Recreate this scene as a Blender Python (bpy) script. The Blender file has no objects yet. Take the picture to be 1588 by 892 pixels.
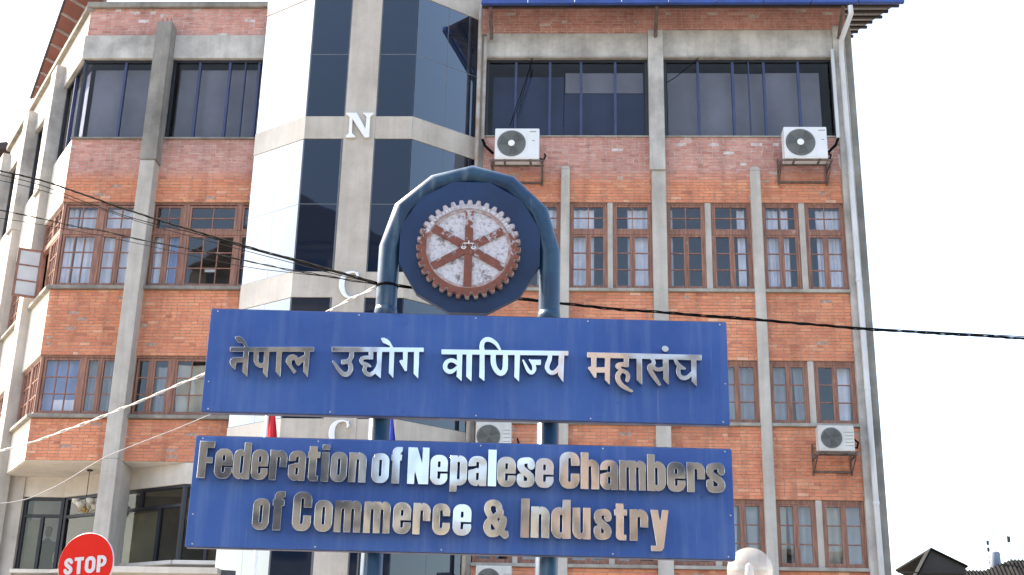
import bpy, bmesh, math, random
import numpy as np
from mathutils import Vector, Matrix
R = math.radians
random.seed(7)
scn = bpy.context.scene
C = scn.collection

# ------------------------------------------------------------------ camera
cam_data = bpy.data.cameras.new("camera")
cam = bpy.data.objects.new("camera", cam_data)
C.objects.link(cam)
scn.camera = cam
cam_data.sensor_width = 36.0
cam_data.lens = 46.81
cam_data.clip_start = 0.1
cam_data.clip_end = 3000.0
_up = Vector((123.0, -5681.0, 2065.0)).normalized()       # world up seen in the lens (x right, y down, z forward)
_h = Vector((-48500.0, 0.0, 2065.0)); _h.y = -(_h.x * _up.x + _h.z * _up.z) / _up.y
_X = (-_h).normalized(); _Y = _up.cross(_X)
if _Y.z < 0: _Y = -_Y
_rows = (_X, _Y, _up)
cam.matrix_world = Matrix(((_X.x, -_X.y, -_X.z, 0.0), (_Y.x, -_Y.y, -_Y.z, 0.0), (_up.x, -_up.y, -_up.z, 1.6), (0, 0, 0, 1)))

# ------------------------------------------------------------------ sky, sun, exposure
SUN_DIR = Vector((-0.90, 0.43, 1.05)).normalized()
sun_el = math.asin(SUN_DIR.z)
world = bpy.data.worlds.new("World")
scn.world = world
world.use_nodes = True
wn = world.node_tree
wn.nodes.clear()
wo = wn.nodes.new('ShaderNodeOutputWorld')
bg = wn.nodes.new('ShaderNodeBackground')
sky = wn.nodes.new('ShaderNodeTexSky')
sky.sky_type = 'NISHITA'
sky.sun_disc = False
sky.sun_elevation = sun_el
sky.sun_rotation = math.atan2(SUN_DIR.x, SUN_DIR.y)
sky.altitude = 1300
sky.air_density = 1.2
sky.dust_density = 7.0
sky.ozone_density = 1.0
bg.inputs['Strength'].default_value = 0.15
wn.links.new(sky.outputs[0], bg.inputs[0])
wn.links.new(bg.outputs[0], wo.inputs[0])
sd = bpy.data.lights.new("sun", 'SUN')
sd.energy = 4.0
sd.angle = R(0.53)
sd.color = (1.0, 0.95, 0.87)
sun = bpy.data.objects.new("sun", sd)
C.objects.link(sun)
sun.location = (-40, 20, 60)
sun.rotation_euler = SUN_DIR.to_track_quat('Z', 'Y').to_euler()
scn.view_settings.view_transform = 'Standard'
scn.view_settings.look = 'None'
scn.view_settings.gamma = 1.0
scn.view_settings.exposure = 2.05
scn.view_settings.use_white_balance = True
scn.view_settings.white_balance_temperature = 7400
scn.cycles.max_bounces = 8
scn.cycles.transparent_max_bounces = 12

# ------------------------------------------------------------------ materials
MATS = {}
class NT:
    def __init__(s, name):
        s.m = bpy.data.materials.new(name); s.m.use_nodes = True
        s.t = s.m.node_tree; s.b = s.t.nodes['Principled BSDF']; s.out = s.t.nodes['Material Output']
        MATS[name] = s.m
    def n(s, kind, **kw):
        o = s.t.nodes.new('ShaderNode' + kind)
        for k, v in kw.items():
            if hasattr(o, k) and k not in ('Scale',): setattr(o, k, v)
            else: o.inputs[k].default_value = v
        return o
    def l(s, a, b): s.t.links.new(a, b)
    def coord(s, scale=(1, 1, 1), kind='Object'):
        tc = s.n('TexCoord'); mp = s.n('Mapping'); mp.inputs['Scale'].default_value = scale
        s.l(tc.outputs[kind], mp.inputs[0]); return mp.outputs[0]
    def noise(s, scale, co=None, detail=5, rough=0.55):
        n = s.n('TexNoise'); n.inputs['Scale'].default_value = scale
        n.inputs['Detail'].default_value = detail; n.inputs['Roughness'].default_value = rough
        s.l(co if co is not None else s.coord(), n.inputs['Vector']); return n.outputs['Fac']
    def ramp(s, fac, stops):
        r = s.n('ValToRGB'); e = r.color_ramp.elements
        while len(e) < len(stops): e.new(0.5)
        for i, (p, c) in enumerate(stops):
            e[i].position = p; e[i].color = (c[0], c[1], c[2], 1) if hasattr(c, '__len__') else (c, c, c, 1)
        s.l(fac, r.inputs[0]); return r.outputs[0]
    def mix(s, fac, a, b, mode='MIX'):
        m = s.n('Mix', data_type='RGBA', blend_type=mode)
        for v, i in ((fac, 0), (a, 6), (b, 7)):
            if isinstance(v, (int, float)): m.inputs[i].default_value = v
            elif isinstance(v, tuple): m.inputs[i].default_value = (*v, 1)
            else: s.l(v, m.inputs[i])
        return m.outputs[2]
    def math(s, op, a, b=0.0):
        m = s.n('Math', operation=op)
        for v, i in ((a, 0), (b, 1)):
            if isinstance(v, (int, float)): m.inputs[i].default_value = v
            else: s.l(v, m.inputs[i])
        return m.outputs[0]
    def bump(s, h, strength=0.3, dist=0.01):
        b = s.n('Bump'); b.inputs['Strength'].default_value = strength; b.inputs['Distance'].default_value = dist
        s.l(h, b.inputs['Height']); s.l(b.outputs[0], s.b.inputs['Normal'])
    def col(s, c):
        if isinstance(c, tuple): s.b.inputs['Base Color'].default_value = (*c, 1)
        else: s.l(c, s.b.inputs['Base Color'])
    def pos(s):
        g = s.n('NewGeometry'); x = s.n('SeparateXYZ'); s.l(g.outputs['Position'], x.inputs[0]); return g.outputs['Position'], x.outputs

def simple(name, c, rough=0.6, metal=0.0, var=0.25, scale=3.0, bump=0.0, c2=None):
    m = NT(name)
    f = m.noise(scale)
    d = tuple(max(0, x * (1 - var)) for x in c) if c2 is None else c2
    m.col(m.ramp(f, [(0.35, d), (0.65, c)]))
    m.b.inputs['Roughness'].default_value = rough
    m.b.inputs['Metallic'].default_value = metal
    if bump: m.bump(m.noise(scale * 12), bump)
    return m

def brick_mat(name):
    m = NT(name)
    P, xyz = m.pos()
    at = m.n('Attribute', attribute_name='tone')
    base = m.ramp(at.outputs['Fac'], [(0.0, (0.48, 0.17, 0.105)), (0.12, (0.62, 0.215, 0.125)), (0.5, (0.72, 0.270, 0.150)), (0.85, (0.78, 0.34, 0.19)), (1.0, (0.80, 0.48, 0.35))])
    fine = m.noise(60, P, 4)
    base = m.mix(0.5, base, m.ramp(fine, [(0.3, (0.55, 0.55, 0.55)), (0.7, (1.15, 1.15, 1.15))]), 'MULTIPLY')
    # old pinkish upper courses with lime bloom
    blot = m.noise(1.1, P, 6, 0.65)
    hz = m.n('MapRange'); m.l(xyz[2], hz.inputs[0])
    hz.inputs[1].default_value = 13.45; hz.inputs[2].default_value = 13.75
    hi = m.math('MULTIPLY', hz.outputs[0], 0.75)
    base = m.mix(hi, base, m.mix(at.outputs['Fac'], (0.42, 0.18, 0.155), (0.60, 0.34, 0.31)))
    eff = m.math('MULTIPLY', m.ramp(m.noise(9, P, 6, 0.7), [(0.50, 0.0), (0.72, 1.0)]), m.math('ADD', m.math('MULTIPLY', hz.outputs[0], 0.55), m.ramp(blot, [(0.56, 0.0), (0.70, 0.35)])))
    base = m.mix(eff, base, (0.56, 0.50, 0.46))
    dirt = m.ramp(m.noise(0.6, P, 5, 0.6), [(0.38, (0.68, 0.66, 0.66)), (0.58, (1.08, 1.08, 1.08))])
    base = m.mix(0.6, base, dirt, 'MULTIPLY')
    mp = m.n('Mapping'); mp.inputs['Scale'].default_value = (3.2, 3.2, 0.35); m.l(P, mp.inputs[0])
    runs = m.ramp(m.noise(1.0, mp.outputs[0], 5, 0.65), [(0.36, (0.66, 0.62, 0.62)), (0.50, (1.0, 1.0, 1.0))])
    base = m.mix(0.65, base, runs, 'MULTIPLY')
    pale = m.ramp(m.noise(0.8, mp.outputs[0], 6, 0.7), [(0.60, 0.0), (0.74, 0.40)])
    base = m.mix(pale, base, (0.66, 0.50, 0.43))
    m.col(base); m.b.inputs['Roughness'].default_value = 0.9
    m.bump(fine, 0.35, 0.004)
    return m
brick_mat('brick')
mo = NT('mortar'); P, xyz = mo.pos()
mz = mo.n('MapRange'); mo.l(xyz[2], mz.inputs[0]); mz.inputs[1].default_value = 13.4; mz.inputs[2].default_value = 13.9
mo.col(mo.mix(mz.outputs[0], mo.ramp(mo.noise(14, P, 6), [(0.3, (0.26, 0.16, 0.125)), (0.55, (0.40, 0.27, 0.22)), (0.75, (0.58, 0.46, 0.39))]), mo.ramp(mo.noise(6, P, 8, 0.7), [(0.35, (0.34, 0.24, 0.22)), (0.55, (0.62, 0.55, 0.52))]))); mo.b.inputs['Roughness'].default_value = 0.95

def concrete(name, a, b, streak=0.4):
    m = NT(name); P, xyz = m.pos()
    c = m.ramp(m.noise(1.4, P, 8, 0.65), [(0.32, a), (0.62, b)])
    mp = m.n('Mapping'); mp.inputs['Scale'].default_value = (7, 7, 0.5); m.l(P, mp.inputs[0])
    st = m.ramp(m.noise(1.0, mp.outputs[0], 5, 0.6), [(0.38, (0.62, 0.60, 0.58)), (0.58, (1, 1, 1))])
    c = m.mix(streak, c, st, 'MULTIPLY')
    sp = m.ramp(m.noise(22, P, 5, 0.7), [(0.28, (0.6, 0.6, 0.6)), (0.42, (1, 1, 1))])
    c = m.mix(0.5, c, sp, 'MULTIPLY')
    m.col(c); m.b.inputs['Roughness'].default_value = 0.9
    m.bump(m.noise(40, P, 6, 0.6), 0.3, 0.006)
    return m
concrete('concrete', (0.38, 0.35, 0.315), (0.52, 0.485, 0.445), 0.32)
concrete('beam_concrete', (0.30, 0.285, 0.265), (0.56, 0.535, 0.50), 0.4)
concrete('tower_plaster', (0.42, 0.37, 0.32), (0.53, 0.48, 0.425), 0.25)
concrete('white_plaster', (0.66, 0.60, 0.53), (0.76, 0.71, 0.64), 0.15)
concrete('cream_soffit', (0.52, 0.475, 0.42), (0.66, 0.61, 0.55), 0.15)
concrete('sill_stone', (0.24, 0.22, 0.19), (0.42, 0.40, 0.36), 0.45)
concrete('dark_concrete', (0.16, 0.15, 0.14), (0.30, 0.28, 0.25), 0.5)
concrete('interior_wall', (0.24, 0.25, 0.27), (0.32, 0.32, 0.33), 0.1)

w = NT('window_wood'); P, xyz = w.pos()
mp = w.n('Mapping'); mp.inputs['Scale'].default_value = (30, 30, 2.5); w.l(P, mp.inputs[0])
g = w.noise(1.0, mp.outputs[0], 6, 0.6)
wc = w.ramp(g, [(0.28, (0.13, 0.055, 0.040)), (0.5, (0.25, 0.115, 0.080)), (0.72, (0.37, 0.185, 0.125))])
wc = w.mix(w.ramp(w.noise(3.5, P, 8, 0.75), [(0.62, 0.0), (0.70, 0.75)]), wc, (0.50, 0.38, 0.32))
w.col(wc); w.b.inputs['Roughness'].default_value = 0.6; w.bump(g, 0.3, 0.003)
simple('muntin_wood', (0.12, 0.06, 0.05), 0.6, scale=8)
simple('dark_frame', (0.018, 0.02, 0.03), 0.4)
simple('blue_frame', (0.035, 0.05, 0.13), 0.4)

def glass(name, tint, refl=0.0, ior=1.5, rough=0.02, wob=0.0, gc=(0.95, 0.97, 1.0)):
    m = NT(name); m.t.nodes.remove(m.b)
    tr = m.n('BsdfTransparent'); tr.inputs[0].default_value = (*tint, 1)
    gl = m.n('BsdfGlossy'); gl.inputs['Roughness'].default_value = rough
    gl.inputs['Color'].default_value = (*gc, 1)
    fr = m.n('Fresnel'); fr.inputs[0].default_value = ior
    mx = m.n('MixShader')
    ge = m.n('NewGeometry')
    m.l(m.math('MULTIPLY', m.math('ADD', fr.outputs[0], refl), m.math('SUBTRACT', 1.0, ge.outputs['Backfacing'])), mx.inputs[0]); m.l(tr.outputs[0], mx.inputs[1]); m.l(gl.outputs[0], mx.inputs[2])
    if wob:
        P, xyz = m.pos()
        b = m.n('Bump'); b.inputs['Strength'].default_value = wob; b.inputs['Distance'].default_value = 0.02
        m.l(m.noise(1.3, P, 2), b.inputs['Height']); m.l(b.outputs[0], gl.inputs['Normal']); 
    m.l(mx.outputs[0], m.out.inputs[0])
    return m
glass('pane_glass', (0.93, 0.95, 0.97), 0.03, 1.5, 0.015, 0.08)
glass('tinted_glass', (0.72, 0.74, 0.79), -0.01, 1.5, 0.02, 0.05, (0.92, 0.82, 0.72))
glass('ground_glass', (0.72, 0.73, 0.70), 0.03, 1.5, 0.02, 0.05, (0.85, 0.80, 0.72))
t = NT('mirror_glass'); P, xyz = t.pos()      # coated glass: weak mirror face on, strong at a slant
t.col((0.007, 0.013, 0.028)); t.b.inputs['Roughness'].default_value = 0.5; t.b.inputs['Specular IOR Level'].default_value = 0.0
lw = t.n('LayerWeight'); lw.inputs[0].default_value = 0.5
gl = t.n('BsdfGlossy'); gl.inputs['Roughness'].default_value = 0.02; gl.inputs['Color'].default_value = (0.93, 0.97, 1.0, 1)
bb = t.n('Bump'); bb.inputs['Strength'].default_value = 0.05; bb.inputs['Distance'].default_value = 0.03
t.l(t.noise(0.9, P, 2), bb.inputs['Height']); t.l(bb.outputs[0], gl.inputs['Normal'])
mx = t.n('MixShader'); t.l(t.math('ADD', t.math('MULTIPLY', t.math('POWER', lw.outputs['Facing'], 2.6), 4.0), 0.032), mx.inputs[0])
t.l(t.b.outputs[0], mx.inputs[1]); t.l(gl.outputs[0], mx.inputs[2]); t.l(mx.outputs[0], t.out.inputs[0])
simple('seam', (0.13, 0.14, 0.16), 0.5)
simple('curtain_white', (0.88, 0.85, 0.90), 0.9, scale=2)
simple('curtain_blue', (0.26, 0.33, 0.56), 0.9, scale=2)
simple('blind_grey', (0.55, 0.52, 0.50), 0.9, scale=1)
simple('blind_blue', (0.085, 0.115, 0.20), 0.9, scale=1)
simple('curtain_dark', (0.40, 0.40, 0.41), 0.9, scale=1)
simple('curtain_cream', (0.55, 0.50, 0.40), 0.9, scale=2)
simple('pale_pane', (0.55, 0.57, 0.58), 0.3, var=0.15)  # flat whitish colour stands in for sky mirrored in the open casement's glass
simple('paper', (0.85, 0.85, 0.85), 0.8)

# sign blue with washed streaks and scuffs
b = NT('sign_blue'); P, xyz = b.pos()
mp = b.n('Mapping'); mp.inputs['Scale'].default_value = (9, 9, 0.55); b.l(P, mp.inputs[0])
base = b.ramp(b.noise(1.3, P, 5), [(0.3, (0.036, 0.098, 0.335)), (0.7, (0.047, 0.130, 0.400))])
st = b.ramp(b.noise(1.0, mp.outputs[0], 6, 0.65), [(0.48, 0.0), (0.72, 0.62)])
base = b.mix(st, base, (0.125, 0.21, 0.44))
mp2 = b.n('Mapping'); mp2.inputs['Scale'].default_value = (60, 60, 1.6); b.l(P, mp2.inputs[0])
base = b.mix(b.ramp(b.noise(1.0, mp2.outputs[0], 3, 0.5), [(0.67, 0.0), (0.76, 0.35)]), base, (0.22, 0.27, 0.46))
base = b.mix(b.math('MULTIPLY', b.ramp(b.noise(6, P, 8, 0.8), [(0.60, 0.0), (0.66, 0.7)]), b.ramp(b.noise(1.6, P, 2), [(0.55, 0.0), (0.65, 1.0)])), base, (0.012, 0.03, 0.20))
base = b.mix(b.ramp(b.noise(0.9, P, 7, 0.7), [(0.45, 0.0), (0.75, 0.35)]), base, (0.13, 0.21, 0.43))
b.col(base); b.b.inputs['Roughness'].default_value = 0.55; b.b.inputs['Specular IOR Level'].default_value = 0.3
simple('panel_edge', (0.10, 0.11, 0.20), 0.6, var=0.4, scale=6)
pb = NT('pipe_blue'); P, xyz = pb.pos()
c = pb.ramp(pb.noise(2.2, P, 6, 0.65), [(0.3, (0.006, 0.024, 0.065)), (0.52, (0.009, 0.048, 0.105)), (0.72, (0.025, 0.090, 0.135))])
mp = pb.n('Mapping'); mp.inputs['Scale'].default_value = (14, 14, 1.2); pb.l(P, mp.inputs[0])
c = pb.mix(pb.ramp(pb.noise(1.0, mp.outputs[0], 4), [(0.56, 0.0), (0.74, 0.5)]), c, (0.16, 0.22, 0.25))
pb.col(c); pb.b.inputs['Roughness'].default_value = 0.38
pd = NT('disc_blue'); P, xyz = pd.pos()
pd.col(pd.ramp(pd.noise(2.5, P, 6, 0.6), [(0.3, (0.004, 0.020, 0.065)), (0.7, (0.008, 0.042, 0.130))])); pd.b.inputs['Roughness'].default_value = 0.5

s_ = NT('steel'); P, xyz = s_.pos()
s_.b.inputs['Metallic'].default_value = 1.0
s_.col(s_.ramp(s_.noise(5, P, 6, 0.6), [(0.3, (0.57, 0.58, 0.60)), (0.7, (0.65, 0.66, 0.68))]))
s_.b.inputs['Roughness'].default_value = 0.10
b1 = s_.n('Bump'); b1.inputs['Strength'].default_value = 0.30; b1.inputs['Distance'].default_value = 0.012
s_.l(s_.noise(4.0, P, 1, 0.4), b1.inputs['Height'])
s_.l(b1.outputs[0], s_.b.inputs['Normal'])
s2 = NT('bright_steel'); s2.b.inputs['Metallic'].default_value = 0.6; s2.col((0.9, 0.9, 0.92)); s2.b.inputs['Roughness'].default_value = 0.35

def peel(name, under, paint, lo, hi, grad=0.0, z0=6.0):
    m = NT(name); P, xyz = m.pos()
    f = m.noise(9.0, P, 8, 0.72)
    if grad:
        f = m.math('ADD', f, m.math('MULTIPLY', m.math('SUBTRACT', xyz[2], z0), grad))
    k = m.ramp(f, [(lo, 0.0), (hi, 1.0)])
    u = m.ramp(m.noise(30, P, 6, 0.8), [(0.34, tuple(x * 0.45 for x in under)), (0.52, under)])
    pc = m.ramp(m.noise(14, P, 5), [(0.3, tuple(x * 0.7 for x in paint)), (0.7, paint)])
    m.col(m.mix(k, pc, u)); m.b.inputs['Roughness'].default_value = 0.5
    m.bump(f, 0.6, 0.006)
    return m
peel('gear_red', (0.56, 0.52, 0.55), (0.27, 0.082, 0.050), 0.55, 0.60, 0.70, 6.06)
peel('spoke_red', (0.56, 0.52, 0.55), (0.27, 0.082, 0.050), 0.57, 0.61, 0.22, 6.03)
peel('gear_silver', (0.72, 0.70, 0.74), (0.30, 0.24, 0.25), 0.38, 0.46, 0.05, 6.0)
simple('gear_edge', (0.55, 0.50, 0.50), 0.5, scale=14, c2=(0.36, 0.18, 0.14))
simple('ac_white', (0.72, 0.73, 0.74), 0.45, var=0.08)
simple('ac_old', (0.60, 0.60, 0.58), 0.55, var=0.2)
simple('ac_grille', (0.15, 0.155, 0.15), 0.5)
simple('ac_fan', (0.105, 0.11, 0.105), 0.5)
simple('rust_steel', (0.16, 0.12, 0.105), 0.8, scale=9, c2=(0.08, 0.055, 0.05))
simple('pvc', (0.62, 0.63, 0.65), 0.45, var=0.15, scale=2)
simple('old_pipe', (0.42, 0.40, 0.38), 0.6, scale=3, c2=(0.30, 0.22, 0.16))
simple('black_cable', (0.010, 0.010, 0.011), 0.9); MATS['black_cable'].node_tree.nodes['Principled BSDF'].inputs['Specular IOR Level'].default_value = 0.05
simple('white_cable', (0.60, 0.58, 0.56), 0.7, scale=8)
simple('grey_cable', (0.42, 0.41, 0.42), 0.7)
rf = simple('roof_blue', (0.030, 0.085, 0.34), 0.55)
simple('roof_sheet', (0.36, 0.33, 0.31), 0.7, scale=2, c2=(0.20, 0.17, 0.16))
simple('roof_red', (0.22, 0.075, 0.055), 0.7, scale=1.5)
simple('purlin', (0.05, 0.035, 0.035), 0.8)
simple('stop_red', (0.80, 0.022, 0.012), 0.6, var=0.05); MATS['stop_red'].node_tree.nodes['Principled BSDF'].inputs['Specular IOR Level'].default_value = 0.15
simple('stop_white', (0.72, 0.70, 0.74), 0.4, var=0.05)
simple('pole_grey', (0.30, 0.31, 0.32), 0.5)
simple('pole_white', (0.80, 0.80, 0.80), 0.4, var=0.06)
simple('flag_red', (0.62, 0.02, 0.03), 0.8)
simple('flag_blue', (0.03, 0.06, 0.45), 0.8)
simple('brass', (0.45, 0.30, 0.12), 0.4, metal=0.8)
simple('shell_glass', (0.62, 0.58, 0.52), 0.4)
simple('asphalt', (0.055, 0.055, 0.057), 0.9, scale=8, bump=0.3)
simple('pavement', (0.26, 0.25, 0.235), 0.9, scale=3, bump=0.2)
simple('kerb', (0.36, 0.35, 0.33), 0.85)
simple('road_paint', (0.75, 0.75, 0.72), 0.6)
simple('earth', (0.20, 0.17, 0.13), 0.95, scale=0.05)
simple('tank_plastic', (0.20, 0.24, 0.32), 0.5)
simple('dark_sheet', (0.035, 0.033, 0.032), 0.7, scale=1.2)
simple('opposite_dark', (0.165, 0.158, 0.150), 0.9, scale=0.8)
simple('opposite_brick', (0.26, 0.20, 0.17), 0.9, scale=0.8)
simple('opposite_cream', (0.60, 0.54, 0.44), 0.9, scale=0.5)
simple('far_brick', (0.30, 0.16, 0.13), 0.9, scale=1.5)
simple('shed_roof', (0.016, 0.017, 0.018), 0.8, scale=5, c2=(0.006, 0.006, 0.007)); MATS['shed_roof'].node_tree.nodes['Principled BSDF'].inputs['Specular IOR Level'].default_value = 0.1
simple('person_cloth', (0.05, 0.05, 0.06), 0.9)
simple('skin', (0.35, 0.20, 0.14), 0.6)
gg = NT('globe_glass'); gg.t.nodes.remove(gg.b)
tr = gg.n('BsdfTransparent'); tl = gg.n('BsdfTranslucent'); df = gg.n('BsdfDiffuse'); gl = gg.n('BsdfGlossy')
tl.inputs[0].default_value = (0.42, 0.42, 0.42, 1); df.inputs[0].default_value = (0.45, 0.45, 0.46, 1); gl.inputs['Roughness'].default_value = 0.05
m1 = gg.n('MixShader'); m1.inputs[0].default_value = 0.5; gg.l(tl.outputs[0], m1.inputs[1]); gg.l(df.outputs[0], m1.inputs[2])
m2 = gg.n('MixShader'); m2.inputs[0].default_value = 0.42; gg.l(tr.outputs[0], m2.inputs[1]); gg.l(m1.outputs[0], m2.inputs[2])
m3 = gg.n('MixShader'); m3.inputs[0].default_value = 0.07; gg.l(m2.outputs[0], m3.inputs[1]); gg.l(gl.outputs[0], m3.inputs[2])
gg.l(m3.outputs[0], gg.out.inputs[0])

# ------------------------------------------------------------------ helpers
def wl(p):
    q = p; v = Vector((0, 0, 0))
    while q is not None:
        v += q.location; q = q.parent
    return v
class MB:
    def __init__(s): s.v = []; s.f = []; s.a = []; s.sm = False
    def quadbox(s, p, tone=None):
        k = len(s.v); s.v += [tuple(q) for q in p]
        s.f += [(k, k+3, k+2, k+1), (k+4, k+5, k+6, k+7), (k, k+1, k+5, k+4), (k+1, k+2, k+6, k+5), (k+2, k+3, k+7, k+6), (k+3, k, k+4, k+7)]
        if tone is not None: s.a += [tone] * 8
        return s
    def box(s, x0, x1, y0, y1, z0, z1):
        return s.quadbox([(x0, y0, z0), (x1, y0, z0), (x1, y1, z0), (x0, y1, z0), (x0, y0, z1), (x1, y0, z1), (x1, y1, z1), (x0, y1, z1)])
    def fbox(s, F, s0, s1, o0, o1, z0, z1, tone=None):
        pts = [F(s0, o1, z0), F(s1, o1, z0), F(s1, o0, z0), F(s0, o0, z0), F(s0, o1, z1), F(s1, o1, z1), F(s1, o0, z1), F(s0, o0, z1)]
        return s.quadbox(pts, tone)
    def prism(s, poly, z0, z1):
        k = len(s.v); n = len(poly)
        s.v += [(x, y, z0) for x, y in poly] + [(x, y, z1) for x, y in poly]
        s.f += [tuple(reversed(range(k, k+n))), tuple(range(k+n, k+2*n))] + [(k+i, k+(i+1) % n, k+n+(i+1) % n, k+n+i) for i in range(n)]
        return s
    def poly(s, pts):
        k = len(s.v); s.v += [tuple(p) for p in pts]; s.f.append(tuple(range(k, k+len(pts)))); return s
    def tube(s, pts, r, n=12, caps=True, radii=None):
        pts = [Vector(p) for p in pts]; k = len(s.v); m = len(pts)
        ref = Vector((0, 0, 1))
        for i, p in enumerate(pts):
            d = (pts[min(i+1, m-1)] - pts[max(i-1, 0)]).normalized()
            if i and i < m - 1:
                d = ((pts[i+1]-p).normalized() + (p-pts[i-1]).normalized()).normalized()
            a = d.cross(ref)
            if a.length < 0.05: a = d.cross(Vector((0, 1, 0)))
            a.normalize(); b_ = d.cross(a).normalized()
            if i and a.dot(pa) < 0: a, b_ = -a, -b_
            if i:
                a = (pa - d * pa.dot(d)).normalized(); b_ = d.cross(a).normalized()
            pa = a
            rr = radii[i] if radii else r
            sc = 1.0
            if i and i < m - 1:
                c_ = max(0.5, (pts[i+1]-p).normalized().dot(d)); sc = 1.0 / c_
            side = (pts[i+1]-p).normalized().cross((p-pts[i-1]).normalized()) if i and i < m-1 else None
            for j in range(n):
                t_ = 2 * math.pi * j / n
                o = a * math.cos(t_) + b_ * math.sin(t_)
                if side is not None and side.length > 1e-4:
                    h = d.cross(side.normalized()).normalized()
                    o = o + h * (o.dot(h) * (sc - 1))
                s.v.append(tuple(p + o * rr))
        for i in range(m-1):
            for j in range(n):
                s.f.append((k+i*n+j, k+i*n+(j+1) % n, k+(i+1)*n+(j+1) % n, k+(i+1)*n+j))
        if caps:
            s.f.append(tuple(reversed(range(k, k+n)))); s.f.append(tuple(range(k+(m-1)*n, k+m*n)))
        return s
    def lathe(s, c, prof, n=24, axis='z'):
        k = len(s.v); m = len(prof)
        for r_, h in prof:
            for j in range(n):
                t_ = 2*math.pi*j/n
                x, y = r_*math.cos(t_), r_*math.sin(t_)
                s.v.append((c[0]+x, c[1]+y, c[2]+h) if axis == 'z' else (c[0]+x, c[1]+h, c[2]+y))
        for i in range(m-1):
            for j in range(n):
                s.f.append((k+i*n+j, k+i*n+(j+1) % n, k+(i+1)*n+(j+1) % n, k+(i+1)*n+j))
        s.f.append(tuple(reversed(range(k, k+n)))); s.f.append(tuple(range(k+(m-1)*n, k+m*n)))
        return s
    def build(s, name, mat, parent=None, bevel=0.0, smooth=False, label=None, kind=None, fix=True):
        me = bpy.data.meshes.new(name)
        off = wl(parent) if parent is not None else Vector((0, 0, 0))
        me.from_pydata([(x-off.x, y-off.y, z-off.z) for x, y, z in s.v], [], s.f)
        if s.a:
            at = me.attributes.new('tone', 'FLOAT', 'POINT'); at.data.foreach_set('value', s.a)
        if fix and not s.a:
            bm = bmesh.new(); bm.from_mesh(me); bmesh.ops.recalc_face_normals(bm, faces=bm.faces); bm.to_mesh(me); bm.free()
        me.materials.append(MATS[mat])
        if smooth:
            me.polygons.foreach_set('use_smooth', [len(p.vertices) <= 4 for p in me.polygons])
        o = bpy.data.objects.new(name, me); C.objects.link(o)
        if parent is not None: o.parent = parent
        if bevel:
            md = o.modifiers.new('bevel', 'BEVEL'); md.width = bevel; md.segments = 2; md.limit_method = 'ANGLE'
        if label: o['label'] = label
        if kind: o['kind'] = kind
        return o
def thing(name, label, cat, loc=(0, 0, 0), group=None, rz=0.0):
    o = bpy.data.objects.new(name, None); C.objects.link(o); o.location = loc; o.rotation_euler = (0, 0, rz)
    o.empty_display_size = 0.3
    o['label'] = label; o['category'] = cat
    if group: o['group'] = group
    return o
def tag(o, label, cat, group=None):
    o['label'] = label; o['category'] = cat
    if group: o['group'] = group
    return o
def copy_tree(o, parent=None):
    c = o.copy(); C.objects.link(c); c.parent = parent
    for ch in list(o.children): copy_tree(ch, c)
    return c
def frame(ox, oy, dx, dy):
    l = math.hypot(dx, dy); dx, dy = dx/l, dy/l
    nx, ny = dy, -dx
    return lambda s, o, z: (ox + dx*s + nx*o, oy + dy*s + ny*o, z)

# ------------------------------------------------------------------ ground, street
def structure(name, mb, mat, **k):
    o = mb.build(name, mat, **k); o['kind'] = 'structure'; return o
structure('ground', MB().box(-600, 600, -600, 900, -0.5, -0.16), 'earth')
structure('road', MB().box(-120, 120, -1.8, 7.6, -0.155, 0.0), 'asphalt')
structure('pavement', MB().box(-120, 120, 7.75, 24.0, -0.155, 0.12), 'pavement')
structure('pavement', MB().box(-120, 120, -5.0, -1.95, -0.155, 0.12), 'pavement')
structure('kerb', MB().box(-120, 120, 7.6, 7.75, -0.155, 0.13), 'kerb', bevel=0.015)
structure('kerb', MB().box(-120, 120, -1.95, -1.8, -0.155, 0.13), 'kerb', bevel=0.015)
mk = MB()
for i in range(-14, 15): mk.box(i*6-1.2, i*6+1.2, 2.85, 2.97, 0.001, 0.005)
structure('road_marking', mk, 'road_paint')

# ------------------------------------------------------------------ the office building
FM = frame(0, 26, 1, 0)
KX, KY = -10.93, 26.0
def FS(s, o, z): return (KX - 0.559*s - 0.829*o, KY + 0.829*s - 0.559*o, z)
FT = frame(-5.56, 25.0, 1, 0)
FTL = frame(-6.82, 25.84, 1.26, -0.84)
FTR = frame(-3.30, 25.0, 1.25, 1.0)
BLD = thing('office_building', 'large brick office building with concrete columns and a glazed stair tower', 'building', (-2.4, 26, 0))

foot = [(6.14, 26.12), (-10.86, 26.12), (-15.2, 32.5), (-15.2, 38), (6.14, 38)]
foot0 = [(6.14, 26.12), (-10.9, 26.02), (-15.25, 32.45), (-15.2, 38), (6.14, 38)]
for z in (4.45, 10.1, 13.55, 16.62):
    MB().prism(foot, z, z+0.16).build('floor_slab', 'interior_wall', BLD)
MB().prism(foot0, 7.285, 7.42).build('floor_slab', 'cream_soffit', BLD, label='pale overhanging floor slab seen from below')
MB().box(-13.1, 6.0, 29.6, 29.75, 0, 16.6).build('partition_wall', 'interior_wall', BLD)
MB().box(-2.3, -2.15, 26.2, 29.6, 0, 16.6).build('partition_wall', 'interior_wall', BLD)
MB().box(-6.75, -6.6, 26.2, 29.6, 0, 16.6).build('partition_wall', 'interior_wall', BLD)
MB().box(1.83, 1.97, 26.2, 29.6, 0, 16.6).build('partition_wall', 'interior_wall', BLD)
MB().box(6.0, 6.155, 26.10, 38, 0, 17.6).build('side_wall', 'dark_concrete', BLD, label='grey end wall')

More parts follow.
